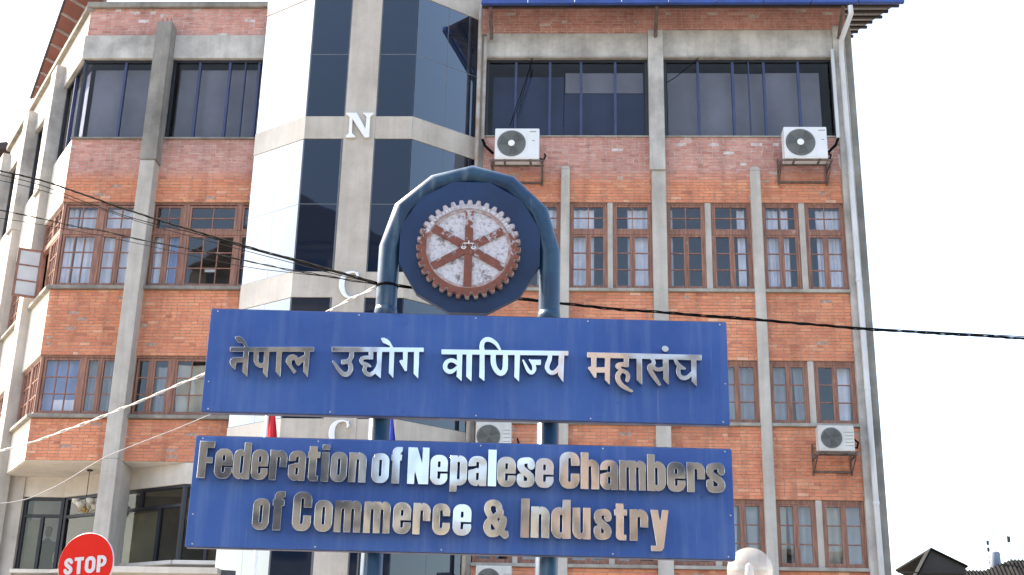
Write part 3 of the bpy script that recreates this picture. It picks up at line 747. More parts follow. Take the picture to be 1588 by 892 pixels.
def contours(fn, x0, x1, y0, y1, res):
    xs = np.arange(x0, x1+res, res); ys = np.arange(y0, y1+res, res)
    X, Y = np.meshgrid(xs, ys); D = fn(X, Y) + 1e-7
    ins = D < 0; segs = {}
    code = ins[:-1, :-1]*1+ins[:-1, 1:]*2+ins[1:, 1:]*4+ins[1:, :-1]*8
    T = {1: [(3, 0)], 2: [(0, 1)], 3: [(3, 1)], 4: [(1, 2)], 5: [(3, 0), (1, 2)], 6: [(0, 2)], 7: [(3, 2)], 8: [(2, 3)], 9: [(2, 0)], 10: [(0, 1), (2, 3)], 11: [(2, 1)], 12: [(1, 3)], 13: [(1, 0)], 14: [(0, 3)]}
    pos = {}
    def ep(j, i, e):
        if e == 0: a, b = (j, i), (j, i+1)
        elif e == 1: a, b = (j, i+1), (j+1, i+1)
        elif e == 2: a, b = (j+1, i), (j+1, i+1)
        else: a, b = (j, i), (j+1, i)
        k = (a, b)
        if k not in pos:
            da, db = D[a], D[b]; t = da/(da-db)
            pos[k] = (xs[a[1]]+(xs[b[1]]-xs[a[1]])*t, ys[a[0]]+(ys[b[0]]-ys[a[0]])*t)
        return k
    for j, i in zip(*np.nonzero((code > 0) & (code < 15))):
        for e0, e1 in T[int(code[j, i])]:
            segs[ep(j, i, e0)] = ep(j, i, e1)
    out = []
    while segs:
        k0, k = segs.popitem(); loop = [k0]
        while k != k0 and k in segs:
            loop.append(k); k = segs.pop(k)
        P = np.array([pos[q] for q in loop])
        if len(P) < 8: continue
        n = len(P); i0 = int(np.argmax(((P-P.mean(0))**2).sum(1))); P = np.roll(P, -i0, 0)
        i1 = int(np.argmax(((P-P[0])**2).sum(1)))
        def dp(A):
            if len(A) < 3: return [A[0]]
            a, b = A[0], A[-1]; e = b-a; L = math.hypot(*e)
            dd = np.abs((A[:, 0]-a[0])*e[1]-(A[:, 1]-a[1])*e[0])/max(L, 1e-9) if L > 1e-9 else np.hypot(*(A-a).T)
            m = int(np.argmax(dd))
            if dd[m] < res*0.30: return [a]
            return dp(A[:m+1])+dp(A[m:])
        Q = dp(P[:i1+1])+dp(np.vstack([P[i1:], P[:1]]))
        if len(Q) >= 3: out.append(Q)
    return out
def letter_mesh(name, loops, depth, bev, mat):
    cu = bpy.data.curves.new(name, 'CURVE'); cu.dimensions = '2D'; cu.fill_mode = 'BOTH'
    cu.extrude = depth/2-bev; cu.bevel_depth = bev; cu.bevel_resolution = 1; cu.offset = -bev
    for L in loops:
        sp = cu.splines.new('POLY'); sp.points.add(len(L)-1); sp.use_cyclic_u = True
        for p, q in zip(sp.points, L): p.co = (q[0], q[1], 0, 1)
    ob = bpy.data.objects.new(name, cu); C.objects.link(ob)
    dg = bpy.context.evaluated_depsgraph_get(); me = bpy.data.meshes.new_from_object(ob.evaluated_get(dg))
    bpy.data.objects.remove(ob); bpy.data.curves.remove(cu)
    me.name = name; me.materials.clear(); me.materials.append(MATS[mat])
    me.transform(Matrix.Rotation(R(90), 4, 'X'))
    return me
Hx, Hc, Dn, G = 0.257, 0.316, 0.056, 0.023
def glyph(ch, w, Hx=Hx, Hc=Hc):
    rr, mn = g_rr, np.minimum
    def cut(a, *b):
        for q in b: a = np.maximum(a, -q)
        return a
    s = (w-G)/2; r = 0.44*w
    def f(X, Y):
        if ch == 'o': return cut(rr(X, Y, 0, 0, w, Hx, r), rr(X, Y, s, .058, w-s, Hx-.058, G/2))
        if ch == 'e': return cut(rr(X, Y, 0, 0, w, Hx, r), rr(X, Y, s, .150, w-s, .200, G/2), rr(X, Y, s, .052, w-s, .113, G/2), rr(X, Y, s, .098, w+.1, .113))
        if ch == 'c': return cut(rr(X, Y, 0, 0, w, Hx, r), rr(X, Y, s, .058, w-s, Hx-.058, G/2), rr(X, Y, s+G/2, .104, w+.1, .158))
        if ch == 'C': return cut(rr(X, Y, 0, 0, w, Hc, r), rr(X, Y, s, .058, w-s, Hc-.055, G/2), rr(X, Y, s+G/2, .130, w+.1, .196))
        if ch == 'a':
            b = rr(X, Y, 0, 0, w, Hx, .44*w, .44*w, 0, .40*w)
            return cut(b, rr(X, Y, s, .150, w-s, .205, G/2), g_poly(X, Y, [(-.02, .150), (s+G*.6, .158), (s+G*.9, .172), (-.02, .164)]), g_poly(X, Y, [(-.02, .128), (.012, .135), (s*.95, .150), (s, .165), (-.02, .165)]), rr(X, Y, s, .050, w-s, .112, G/2), g_poly(X, Y, [(s+.008, -.01), (s+G*1.3, -.01), (s+G, .016)]))
        if ch in 'db':
            if ch == 'b': X = w-X
            b = mn(rr(X, Y, 0, 0, w, Hx, r, 0, 0, r), rr(X, Y, w-s, 0, w, Hc))
            return cut(b, rr(X, Y, s, .052, w-s, .200, G/2), g_poly(X, Y, [(s+.002, -.01), (s+G, -.01), (s+G*.8, .014)]), g_poly(X, Y, [(s+.004, Hx+.01), (w-s-.0001, Hx+.01), (w-s-.0001, Hx-.02)]))
        if ch == 'p':
            b = mn(rr(X, Y, 0, 0, w, Hx, 0, r, r, 0), rr(X, Y, 0, -Dn, s, Hx))
            return cut(b, rr(X, Y, s, .052, w-s, .200, G/2), g_poly(X, Y, [(s, Hx+.01), (s+G, Hx+.01), (s+.006, Hx-.014)]))
        if ch in 'nh':
            b = mn(rr(X, Y, 0, 0, w, Hx, 0, r, 0, 0), rr(X, Y, 0, 0, s, Hc if ch == 'h' else Hx))
            return cut(b, rr(X, Y, s, -.1, w-s, .198, G/2), g_poly(X, Y, [(s+.0001, Hx+.01), (s+G, Hx+.01), (s+.006, Hx-.014)]))
        if ch == 'm':
            q = (w-2*G)/3
            b = rr(X, Y, 0, 0, w, Hx, 0, .8*q, 0, 0)
            return cut(b, rr(X, Y, q, -.1, q+G, .198, G/2), rr(X, Y, 2*q+G, -.1, 2*q+2*G, .198, G/2), g_poly(X, Y, [(q, Hx+.01), (q+G, Hx+.01), (q+.006, Hx-.014)]), g_poly(X, Y, [(2*q+G*.6, Hx+.01), (2*q+G*2.2, Hx+.01), (2*q+G*1.4, Hx-.018)]))
        if ch == 'u':
            b = rr(X, Y, 0, 0, w, Hx, 0, 0, 0, r)
            return cut(b, rr(X, Y, s, .052, w-s, Hx+.1, G/2), g_poly(X, Y, [(s+.004, -.01), (s+G, -.01), (s+G*.8, .014)]))
        if ch == 'r':
            b = mn(rr(X, Y, 0, 0, s, Hx), rr(X, Y, s*.5, .112, w, Hx, 0, r, 0, 0))
            return cut(b, rr(X, Y, s, .02, w-s, .200, G/2), g_poly(X, Y, [(s, Hx+.01), (s+G, Hx+.01), (s+.006, Hx-.014)]))
        if ch == 'i': return mn(rr(X, Y, 0, 0, w, Hx-.004), rr(X, Y, 0, Hx+.014, w, Hc+.002))
        if ch in 'lI': return rr(X, Y, 0, 0, w, Hc)
        if ch == 't': return mn(mn(rr(X, Y, .014, .0, .080, Hx+.045, 0, 0, 0, .035), rr(X, Y, 0, Hx-.058, w, Hx-.004)), rr(X, Y, .03, 0, w-.008, .048, 0, 0, 0, .03))
        if ch == 'f': return cut(mn(mn(rr(X, Y, .012, 0, .078, Hc-.03), rr(X, Y, 0, Hx-.060, w-.004, Hx-.006)), rr(X, Y, .012, Hx+.0, w, Hc, .045, 0, 0, 0)), g_poly(X, Y, [(.082, Hx+.002), (w+.02, Hx-.004), (w+.02, Hx+.010), (.088, Hx+.016)]))
        if ch == 'F': return mn(mn(rr(X, Y, 0, 0, .068, Hc), rr(X, Y, 0, Hc-.056, w, Hc)), rr(X, Y, 0, .128, w*.93, .180))
        if ch == 'N': return mn(mn(rr(X, Y, 0, 0, .062, Hc), rr(X, Y, w-.058, 0, w, Hc)), g_poly(X, Y, [(0, Hc), (.078, Hc), (w, 0), (w-.084, 0)]))
        if ch == 's': return g_stroke(X, Y, curve_pts([(w-.031, .180, .060), (w-.031, .215, .060), (w-.045, .232, .056), (w/2, .230, .056), (.036, .222, .060), (.031, .190, .062), (.036, .160, .062), (w/2, .128, .064), (w-.036, .098, .062), (w-.031, .066, .062), (w-.036, .036, .060), (w/2, .026, .056), (.040, .030, .058), (.030, .052, .060), (.030, .088, .060)], 2))
        if ch == 'y': return mn(mn(g_poly(X, Y, [(0, Hx), (.064, Hx), (.098, .06), (.104, -.02), (.045, -.02)]), g_poly(X, Y, [(w-.056, Hx), (w, Hx), (.108, -.055), (.090, -.078), (.04, -.078), (.045, -.02)])), rr(X, Y, .0, -.080, .085, -.036))
        if ch == '&':
            a = g_stroke(X, Y, curve_pts([(.150, .180, .05), (.138, .222, .054), (.130, .275, .054), (.085, .292, .056), (.040, .272, .056), (.036, .222, .056), (.056, .185, .054), (.10, .13, .06), (.150, .055, .06), (.190, .018, .058)], 2))
            b = g_stroke(X, Y, curve_pts([(.150, .215, .05), (.10, .165, .05), (.045, .130, .058), (.034, .075, .062), (.055, .034, .062), (.100, .028, .06), (.140, .052, .06), (.168, .10, .06), (.172, .150, .062)], 2))
            return mn(mn(a, b), mn(rr(X, Y, .142, .125, .203, .165), rr(X, Y, .17, .0, .215, .055)))
        if ch == 'S': return g_stroke(X, Y, curve_pts([(w-.016, .098, .03), (w-.024, .113, .028), (w/2, .118, .028), (.018, .108, .03), (.016, .085, .03), (w/2, .066, .03), (w-.016, .048, .03), (w-.018, .022, .03), (w/2, .014, .028), (.022, .018, .028), (.014, .034, .03)], 2))
        if ch == 'T': return mn(rr(X, Y, 0, .105, w, .132), rr(X, Y, w/2-.016, 0, w/2+.016, .12))
        if ch == 'O': return cut(rr(X, Y, 0, 0, w, .132, w*.48), rr(X, Y, .03, .03, w-.03, .102, (w-.06)*.48))
        if ch == 'P': return cut(mn(rr(X, Y, 0, 0, .031, .132), rr(X, Y, 0, .042, w, .132, 0, .045, .045, 0)), rr(X, Y, .031, .068, w-.030, .107, 0, .018, .018, 0))
    return f
STEP = 0.0016
def make_letter(name, fn, box, u, z, parent, depth=0.06, off=0.012, mat='steel', res=STEP, bev=0.0025, label=None):
    me = letter_mesh(name, contours(fn, *box, res), depth, bev, mat)
    o = bpy.data.objects.new(name, me); C.objects.link(o); o.parent = parent
    pl = wl(parent); o.location = (u-pl.x if parent else u, -off-depth/2, z-pl.z if parent else z)
    if mat == 'steel' and name != 'word': o.rotation_euler = (R(random.uniform(-1.3, 1.3)), 0, R(random.uniform(-1.3, 1.3)))
    if label: o['label'] = label
    return o

# ------------------------------------------------------------------ the blue pipe sign
YAW = math.atan2(0.28, 4.53)
SG = thing('sign_structure', 'large blue two board sign with steel lettering and gear emblem on a pipe arch', 'sign', (0, 0, 0))
def sg_finish():
    SG.location = (-3.15, 11.0, 0.0); SG.rotation_euler = (0, 0, YAW)
for u0, u1, za, zb in ((0.0, 4.56, 4.455, 5.385), (-0.018, 4.566, 3.30, 4.237)):
    pn = MB().box(u0, u1, 0.0, 0.055, za, zb).build('sign_board', 'sign_blue', SG, bevel=0.004)
    MB().box(u0+0.01, u1-0.01, 0.012, 0.075, za-0.008, za-0.001).build('bottom_edge', 'panel_edge', pn)
    MB().box(u0+0.01, u1-0.01, 0.012, 0.075, zb+0.001, zb+0.008).build('top_edge', 'panel_edge', pn)
    for i in range(5):
        for zz in (za+0.022, zb-0.022):
            MB().lathe((u0+0.06+i*(u1-u0-0.12)/4+random.uniform(-.2, .2)*(0 < i < 4), 0, zz), [(0.007, -0.0), (0.007, -0.003), (0.004, -0.005)], 8, 'y').build('screw', 'pvc', pn)
    for uu, zz in ((u0+0.04, (za+zb)/2-0.2), (u1-0.03, (za+zb)/2-0.1)): MB().lathe((uu, 0, zz), [(0.007, -0.0), (0.004, -0.005)], 8, 'y').build('screw', 'pvc', pn)
    if za > 4: BOARD1 = pn
    else: BOARD2 = pn
    fr = MB()
    for zz in (za+0.12, zb-0.15): fr.box(u0+0.1, u1-0.1, 0.056, 0.088, zz, zz+0.04)
    fr.build('back_rail', 'panel_edge', pn)
LET = [["F",0.036,0.164,1],["e",0.176,0.324,1],["d",0.331,0.474,1],["e",0.486,0.625,1],["r",0.636,0.782,1],["a",0.797,0.941,1],["t",0.952,1.059,1],["i",1.073,1.138,1],["o",1.151,1.29,1],["n",1.304,1.452,1],["o",1.497,1.644,1],["f",1.657,1.753,1],["N",1.8,1.98,1],["e",1.992,2.139,1],["p",2.158,2.302,1],["a",2.313,2.468,1],["l",2.479,2.55,1],["e",2.559,2.713,1],["s",2.722,2.874,1],["e",2.88,3.033,1],["C",3.084,3.252,1],["h",3.262,3.419,1],["a",3.428,3.581,1],["m",3.589,3.815,1],["b",3.826,3.982,1],["e",3.994,4.15,1],["r",4.162,4.317,1],["s",4.327,4.488,1],["o",0.531,0.669,2],["f",0.691,0.791,2],["C",0.862,1.018,2],["o",1.044,1.194,2],["m",1.21,1.432,2],["m",1.453,1.675,2],["e",1.699,1.847,2],["r",1.863,2.01,2],["c",2.028,2.173,2],["e",2.197,2.351,2],["&",2.446,2.661,2],["I",2.762,2.833,2],["n",2.847,3.003,2],["d",3.018,3.181,2],["u",3.196,3.348,2],["s",3.374,3.522,2],["t",3.545,3.653,2],["r",3.673,3.829,2],["y",3.849,4.004,2]]
L2X, L2C = 0.264, 0.328
for ch, u0, u1, ln in LET:
    w = u1-u0
    hx, hc = (Hx, Hc) if ln == 1 else (L2X, L2C)
    zb = 3.861-0.0042*u0 if ln == 1 else 3.442-0.0048*u0
    if ch == '&': w, zb = 0.215, zb-0.005
    nm = 'ampersand' if ch == '&' else 'letter'
    make_letter(nm, glyph(ch, w, hx, hc), (-.02, w+.03, -.1, .345), u0, zb, BOARD2)
DEV = [[["p",[0.2096,5.0162],[0.9385,5.0382],[0.9405,4.9939],[0.2123,4.9749]],["p",[0.3305,5.0065],[0.3755,5.0078],[0.3816,4.7467],[0.3362,4.798]],["p",[0.3414,4.9289],[0.2518,4.9247],[0.2277,4.9123],[0.2178,4.8855],[0.2275,4.8535],[0.2464,4.8306],[0.2762,4.811],[0.2745,4.8607],[0.2788,4.8755],[0.2923,4.8805],[0.3455,4.882]],["p",[0.2404,5.1108],[0.2764,5.119],[0.3117,5.1039],[0.3371,5.0719],[0.3606,5.0299],[0.371,5.0077],[0.3396,5.0127],[0.3293,5.0331],[0.3103,5.0563],[0.2735,5.0582],[0.2539,5.0874]],["p",[0.4175,4.9912],[0.425,4.8912],[0.4432,4.8565],[0.4757,4.8369],[0.5205,4.8382],[0.527,4.8941],[0.5112,4.8819],[0.4946,4.8785],[0.4748,4.8809],[0.4644,4.9041],[0.4625,4.9925]],["p",[0.5088,5.0115],[0.5521,5.0127],[0.5567,4.7399],[0.513,4.7941]],["p",[0.6157,5.0145],[0.6624,5.0158],[0.6663,4.7545],[0.6213,4.8058]],["p",[0.8561,5.0211],[0.9029,5.0224],[0.9037,4.7551],[0.8593,4.8094]],["p",[0.7823,4.7898],[0.7577,4.8183],[0.7265,4.8585],[0.7046,4.8872],[0.7011,4.9106],[0.7117,4.9403],[0.7354,4.9616],[0.7633,4.9654],[0.7865,4.9572],[0.8049,4.937],[0.8161,4.9373],[0.8674,4.9682],[0.8708,4.9212],[0.8369,4.885],[0.8134,4.8608],[0.7925,4.8779],[0.7823,4.9011],[0.7786,4.9128],[0.7616,4.9135],[0.7503,4.9002],[0.7532,4.8768],[0.7664,4.8508],[0.8003,4.8107]]],[["p",[1.0896,5.0424],[1.8913,5.0588],[1.892,5.0173],[1.0944,4.997]],["s",[1.2647,5.0088,0.039],[1.2691,4.9735,0.0401],[1.2617,4.9379,0.0401],[1.2379,4.9136,0.0401],[1.1998,4.9097,0.039]],["p",[1.1779,4.9267],[1.2141,4.9336],[1.2171,4.8866],[1.1834,4.8857]],["s",[1.2465,4.9109,0.039],[1.2654,4.8791,0.039],[1.2692,4.844,0.0401],[1.2583,4.8115,0.0418],[1.2314,4.7933,0.0435],[1.2011,4.8012,0.0401],[1.1669,4.8354,0.0346],[1.133,4.8814,0.0279],[1.1114,4.9102,0.0201]],["p",[1.4122,5.0188],[1.4528,5.0199],[1.4574,4.9374],[1.4169,4.9362]],["s",[1.4327,4.9555,0.0346],[1.3679,4.9538,0.0346],[1.3496,4.9297,0.0334],[1.3626,4.9006,0.0346],[1.3969,4.8916,0.0379],[1.421,4.8834,0.029],[1.4403,4.8722,0.0111]],["s",[1.3922,4.8767,0.0334],[1.3837,4.8472,0.0357],[1.397,4.8124,0.0368],[1.4361,4.7971,0.0401],[1.4686,4.819,0.0346],[1.4918,4.856,0.0279],[1.498,4.8973,0.0167]],["p",[1.4856,5.0209],[1.5309,5.0192],[1.5321,4.7664],[1.4833,4.806],[1.4859,4.8617],[1.493,4.8854]],["p",[1.5931,5.0416],[1.6364,5.0369],[1.6409,4.7694],[1.5968,4.8178]],["p",[1.5087,5.1374],[1.5415,5.1401],[1.5705,5.1272],[1.5943,5.107],[1.6191,5.0649],[1.6315,5.0427],[1.5973,5.0477],[1.5936,5.0642],[1.5617,5.0793],[1.5328,5.0904],[1.5203,5.1109]],["p",[1.7087,5.0271],[1.7541,5.0253],[1.7544,4.8397],[1.7346,4.8404],[1.6824,4.9288],[1.7014,4.9441],[1.7147,4.9386]],["p",[1.8065,5.0298],[1.8531,5.0251],[1.8559,4.7723],[1.8116,4.8179]]],[["p",[2.0456,5.0464],[3.1538,5.0633],[3.1541,5.0185],[2.0473,5.0001]],["p",[2.1813,5.016],[2.228,5.0132],[2.2302,4.7606],[2.1848,4.8019],[2.1845,4.8542]],["s",[2.1915,4.923,0.0383],[2.1541,4.9487,0.0383],[2.1191,4.9493,0.0383],[2.0875,4.9242,0.0383],[2.0797,4.8836,0.0383],[2.0995,4.8502,0.0413],[2.1369,4.8432,0.0429],[2.1686,4.8658,0.0306],[2.191,4.8906,0.026]],["p",[2.2629,5.0183],[2.3128,5.0156],[2.3151,4.7613],[2.2674,4.8041]],["p",[2.3776,5.0622],[2.4231,5.0512],[2.427,4.7659],[2.3796,4.8032]],["s",[2.4005,5.0506,0.0444],[2.3933,5.0871,0.0398],[2.4031,5.1242,0.0383],[2.4259,5.1469,0.0444],[2.4571,5.1503,0.0459],[2.4951,5.1333,0.0398],[2.527,5.1055,0.0337],[2.553,5.0605,0.023]],["s",[2.4966,5.0085,0.0444],[2.5,4.9355,0.0459],[2.5152,4.8874,0.0459],[2.5424,4.8519,0.049],[2.5706,4.8406,0.0505],[2.5965,4.859,0.0475],[2.6064,4.902,0.0459],[2.6032,5.0114,0.0444]],["p",[2.6833,5.0177],[2.7317,5.015],[2.7284,4.7685],[2.6851,4.8115]],["s",[2.7598,4.967,0.0153],[2.7816,4.9174,0.0276],[2.8057,4.8712,0.0352],[2.8339,4.8494,0.0352],[2.8583,4.8766,0.0352],[2.8561,4.921,0.0352],[2.834,4.9488,0.026],[2.8141,4.9726,0.0153]],["p",[2.8063,4.9748],[2.9153,4.9778],[2.9136,4.9267],[2.8421,4.9247]],["s",[2.9942,5.0222,0.0352],[2.9892,4.9774,0.0398],[2.9725,4.9404,0.0413],[2.9652,4.8998,0.0383],[2.9905,4.8617,0.0398],[3.0293,4.8595,0.0398],[3.064,4.8903,0.0383],[3.0791,4.9353,0.023]],["p",[3.069,5.0284],[3.1158,5.0256],[3.113,4.7709],[3.0644,4.8379]]],[["p",[3.3168,5.0548],[4.3204,5.0592],[4.3175,5.0086],[3.3169,5.0066]],["p",[3.3519,5.0208],[3.3981,5.0182],[3.3978,4.825],[3.38,4.8245],[3.3244,4.9062],[3.3244,4.9193],[3.3519,4.9278]],["p",[3.3519,4.92],[3.4782,4.9235],[3.478,4.8733],[3.3519,4.8699]],["p",[3.4711,5.028],[3.5195,5.0215],[3.5146,4.763],[3.4704,4.8078]],["p",[3.6372,5.0131],[3.682,5.012],[3.6797,4.929],[3.6365,4.9278]],["s",[3.6605,4.9517,0.0424],[3.5899,4.9521,0.0424],[3.577,4.9262,0.0336],[3.6045,4.9138,0.0292]],["s",[3.6303,4.8991,0.0292],[3.5968,4.8804,0.0424],[3.5795,4.8453,0.0438],[3.5888,4.7995,0.0453],[3.6145,4.7657,0.0424],[3.6512,4.7414,0.0365],[3.7027,4.7145,0.0248]],["s",[3.6043,4.8938,0.0336],[3.6525,4.8897,0.0365],[3.6767,4.8557,0.0365],[3.6652,4.8077,0.0321]],["p",[3.7469,5.0239],[3.7954,5.0214],[3.7958,4.7706],[3.7482,4.8153]],["s",[3.8737,5.0173,0.0219],[3.9008,4.9917,0.0336],[3.8951,4.9582,0.038],[3.8614,4.9441,0.0409],[3.8609,4.9147,0.0438],[3.8826,4.8767,0.0424],[3.908,4.835,0.038],[3.9441,4.7823,0.0278]],["s",[3.8911,4.9387,0.0365],[3.9278,4.9103,0.0351],[3.9838,4.9242,0.0351]],["p",[3.9782,5.0225],[4.0281,5.02],[4.0292,4.7731],[3.9798,4.8255]],["s",[4.0014,5.1058,0.0555],[4.0029,5.1051,0.0555]],["s",[4.0863,5.0177,0.0263],[4.0967,4.9831,0.0336],[4.1222,4.9543,0.038],[4.1479,4.9365,0.0351],[4.1678,4.9308,0.0205]],["s",[4.1183,4.9488,0.0336],[4.1091,4.9022,0.0365],[4.1201,4.8616,0.038],[4.1567,4.8395,0.0395],[4.2017,4.8561,0.0365],[4.2324,4.894,0.0292]],["p",[4.2247,5.0293],[4.2731,5.0229],[4.27,4.7719],[4.2267,4.8168]]]]
for wd in DEV:
    pts = [p for sh in wd for p in sh[1:]]
    xs = [p[0] for p in pts]; zs = [p[1] for p in pts]
    shapes = [(sh[0], [tuple(p) for p in (curve_pts([tuple(q) for q in sh[1:]], 2) if sh[0] == 's' and len(sh) > 3 else sh[1:])]) for sh in wd]
    def fn(X, Y, shapes=shapes):
        d = np.full(X.shape, 1e9)
        for k_, P in shapes: d = np.minimum(d, g_poly(X, Y, P) if k_ == 'p' else g_stroke(X, Y, P))
        return d
    make_letter('word', fn, (min(xs)-.06, max(xs)+.06, min(zs)-.06, max(zs)+.06), 0, 0, BOARD1, depth=0.055)
# arch, posts and disc (local frame: x along the boards, y away from the viewer)
AR = [(1.523, 0.085, 5.387), (1.526, 0.085, 6.065), (1.636, 0.085, 6.445), (1.925, 0.085, 6.715), (2.262, 0.085, 6.815), (2.605, 0.085, 6.725), (2.882, 0.085, 6.45), (2.990, 0.085, 6.065), (2.990, 0.085, 5.387)]
arch = MB().tube([(1.523, 0.16, 4.9)] + [(a, 0.16, c) for a, b, c in AR] + [(2.990, 0.16, 4.9)], 0.096, 28).build('pipe_arch', 'pipe_blue', SG, smooth=True)
for (u, z) in ((1.517, 6.02), (2.998, 6.02), (1.615, 6.41), (2.90, 6.41), (1.915, 6.69), (2.615, 6.70), (2.262, 6.79)):
    pass
for u in (1.523, 2.990):
    MB().tube([(u, 0.16, 0.12), (u, 0.16, 4.905)], 0.094, 28).build('post', 'pipe_blue', SG, smooth=True)
    MB().lathe((u, 0.16, 5.40), [(0.096, 0), (0.106, 0.01), (0.104, 0.05), (0.095, 0.10)], 24).build('pipe_joint', 'pipe_blue', SG, smooth=True)
tie = MB().lathe((1.524, 0.16, 5.70), [(0.097, -0.02), (0.102, -0.012), (0.102, 0.0), (0.097, 0.008)], 24).build('cable_tie', 'black_cable', SG)
n12 = [(2.260+0.660*math.cos(R(15+30*i)), 6.075+0.660*math.sin(R(15+30*i))) for i in range(12)]
dm = MB(); dm.v = [(x, 0.07, z) for x, z in n12] + [(x, 0.15, z) for x, z in n12]
dm.f = [tuple(range(12)), tuple(reversed(range(12, 24)))] + [(i, 12+i, 12+(i+1) % 12, (i+1) % 12) for i in range(12)]
DISC = dm.build('backing_disc', 'disc_blue', SG, bevel=0.006)
GC = (2.250, 6.030)
def ring(fn_o, r_i, y0, y1, n):
    m = MB()
    for i in range(n):
        t = 2*math.pi*i/n; ro = fn_o(t)
        for r_, y in ((ro, y0), (r_i, y0), (ro, y1), (r_i, y1)):
            m.v.append((GC[0]+r_*math.sin(t), y, GC[1]+r_*math.cos(t)))
    for i in range(n):
        a, b = 4*i, 4*((i+1) % n)
        m.f += [(a, a+1, b+1, b), (a+2, b+2, b+3, a+3), (a, b, b+2, a+2), (a+1, a+3, b+3, b+1)]
    return m
def teeth(t):
    p = (t*36/(2*math.pi)) % 1.0
    e = abs(p-0.5)
    return 0.472 if e > 0.27 else (0.431 if e < 0.21 else 0.431+0.041*(e-0.21)/0.06)
EMB = ring(teeth, 0.36, 0.0, 0.069, 432).build('gear_wheel', 'gear_edge', SG)
ring(lambda t: teeth(t)-0.008, 0.385, -0.006, -0.001, 432).build('gear_face', 'gear_red', EMB)
ring(lambda t: 0.388, 0.0, 0.012, 0.068, 72).build('foil_plate', 'gear_silver', EMB)
for i in range(6):
    t = R(60*i); m = MB()
    for r_, hw in ((0.05, 0.036), (0.372, 0.036)):
        for sgn in (-1, 1):
            for y in (-0.004, 0.012):
                m.v.append((GC[0]+r_*math.sin(t)+sgn*hw*math.cos(t), y-0.0006*i, GC[1]+r_*math.cos(t)-sgn*hw*math.sin(t)))
    m.f = [(0, 2, 3, 1), (4, 5, 7, 6), (0, 4, 6, 2), (1, 3, 7, 5), (0, 1, 5, 4), (2, 6, 7, 3)]
    m.build('spoke', 'spoke_red', EMB)
ring(lambda t: 0.062, 0.0, -0.010, -0.0005, 24).build('hub', 'spoke_red', EMB)
bal = MB().box(GC[0]-0.048, GC[0]+0.048, -0.022, -0.012, GC[1]+0.034, GC[1]+0.042).box(GC[0]-0.005, GC[0]+0.005, -0.022, -0.012, GC[1]+0.03, GC[1]+0.062)
for sgn in (-1, 1):
    cx = GC[0]+sgn*0.045
    for i in range(7):
        a = math.pi*(1+i/6)
        if i < 6:
            b = math.pi*(1+(i+1)/6)
            bal.quadbox([(cx+.026*math.cos(a), -.022, GC[1]+.005+.026*math.sin(a)), (cx+.026*math.cos(b), -.022, GC[1]+.005+.026*math.sin(b)), (cx+.026*math.cos(b), -.012, GC[1]+.005+.026*math.sin(b)), (cx+.026*math.cos(a), -.012, GC[1]+.005+.026*math.sin(a)),
                         (cx+.017*math.cos(a), -.022, GC[1]+.008+.017*math.sin(a)), (cx+.017*math.cos(b), -.022, GC[1]+.008+.017*math.sin(b)), (cx+.017*math.cos(b), -.012, GC[1]+.008+.017*math.sin(b)), (cx+.017*math.cos(a), -.012, GC[1]+.008+.017*math.sin(a))])
    bal.box(cx-0.026, cx+0.026, -.022, -.0125, GC[1]+0.0, GC[1]+0.006)
    bal.box(cx-0.014, cx-0.010, -.020, -.014, GC[1]+0.006, GC[1]+0.034).box(cx+0.010, cx+0.014, -.020, -.014, GC[1]+0.006, GC[1]+0.034)
bal.build('scales_emblem', 'pole_white', EMB)
# worn raised marks round the upper rim of the wheel
mk = MB()
for a in [x for x in range(-66, 64, 5) if not -14 < x < 16]:
    t = R(a+random.uniform(-1, 1)); r_ = 0.405
    c_, s_ = math.cos(t), math.sin(t); hw, hh = 0.011, 0.014
    q = []
    for y in (-0.0065, -0.010):
        for dx, dz in ((-hw, -hh), (hw, -hh), (hw, hh), (-hw, hh)):
            q.append((GC[0]+r_*s_+dx*c_+dz*s_, y, GC[1]+r_*c_-dx*s_+dz*c_))
    mk.quadbox(q)
mk.build('rim_relief', 'gear_silver', EMB, kind='stuff')
sg_finish()

# serif letters on the tower pier
NP = [(-4.696, 14.552), (-4.474, 14.552), (-4.270, 14.18), (-4.263, 14.467), (-4.336, 14.535), (-4.336, 14.552), (-4.122, 14.552), (-4.117, 14.535), (-4.186, 14.459), (-4.179, 14.012), (-4.190, 13.978), (-4.28, 13.978), (-4.557, 14.403), (-4.550, 14.075), (-4.475, 14.005), (-4.475, 13.978), (-4.671, 13.978), (-4.677, 14.005), (-4.615, 14.078), (-4.62, 14.455), (-4.70, 14.535)]
CP = [(-4.235, 10.895, .05), (-4.262, 10.945, .03), (-4.30, 10.972, .03), (-4.37, 10.975, .035), (-4.45, 10.95, .06), (-4.52, 10.88, .09), (-4.548, 10.78, .11), (-4.545, 10.66, .11), (-4.51, 10.54, .09), (-4.44, 10.45, .06), (-4.36, 10.425, .04), (-4.28, 10.44, .03), (-4.235, 10.48, .025)]
def tower_letter(fn, box, dz, lab, mat):
    me = letter_mesh('letter', contours(fn, *box, 0.004), 0.06, 0.006, mat)
    o = bpy.data.objects.new('letter', me); C.objects.link(o); o.parent = BLD
    o.location = Vector((0, 24.93, dz)) - Vector(BLD.location); o['label'] = lab
tower_letter(lambda X, Y: g_poly(X, Y, NP), (-4.75, -4.05, 13.93, 14.6), 0, 'white serif letter N on the tower pier', 'pole_white')
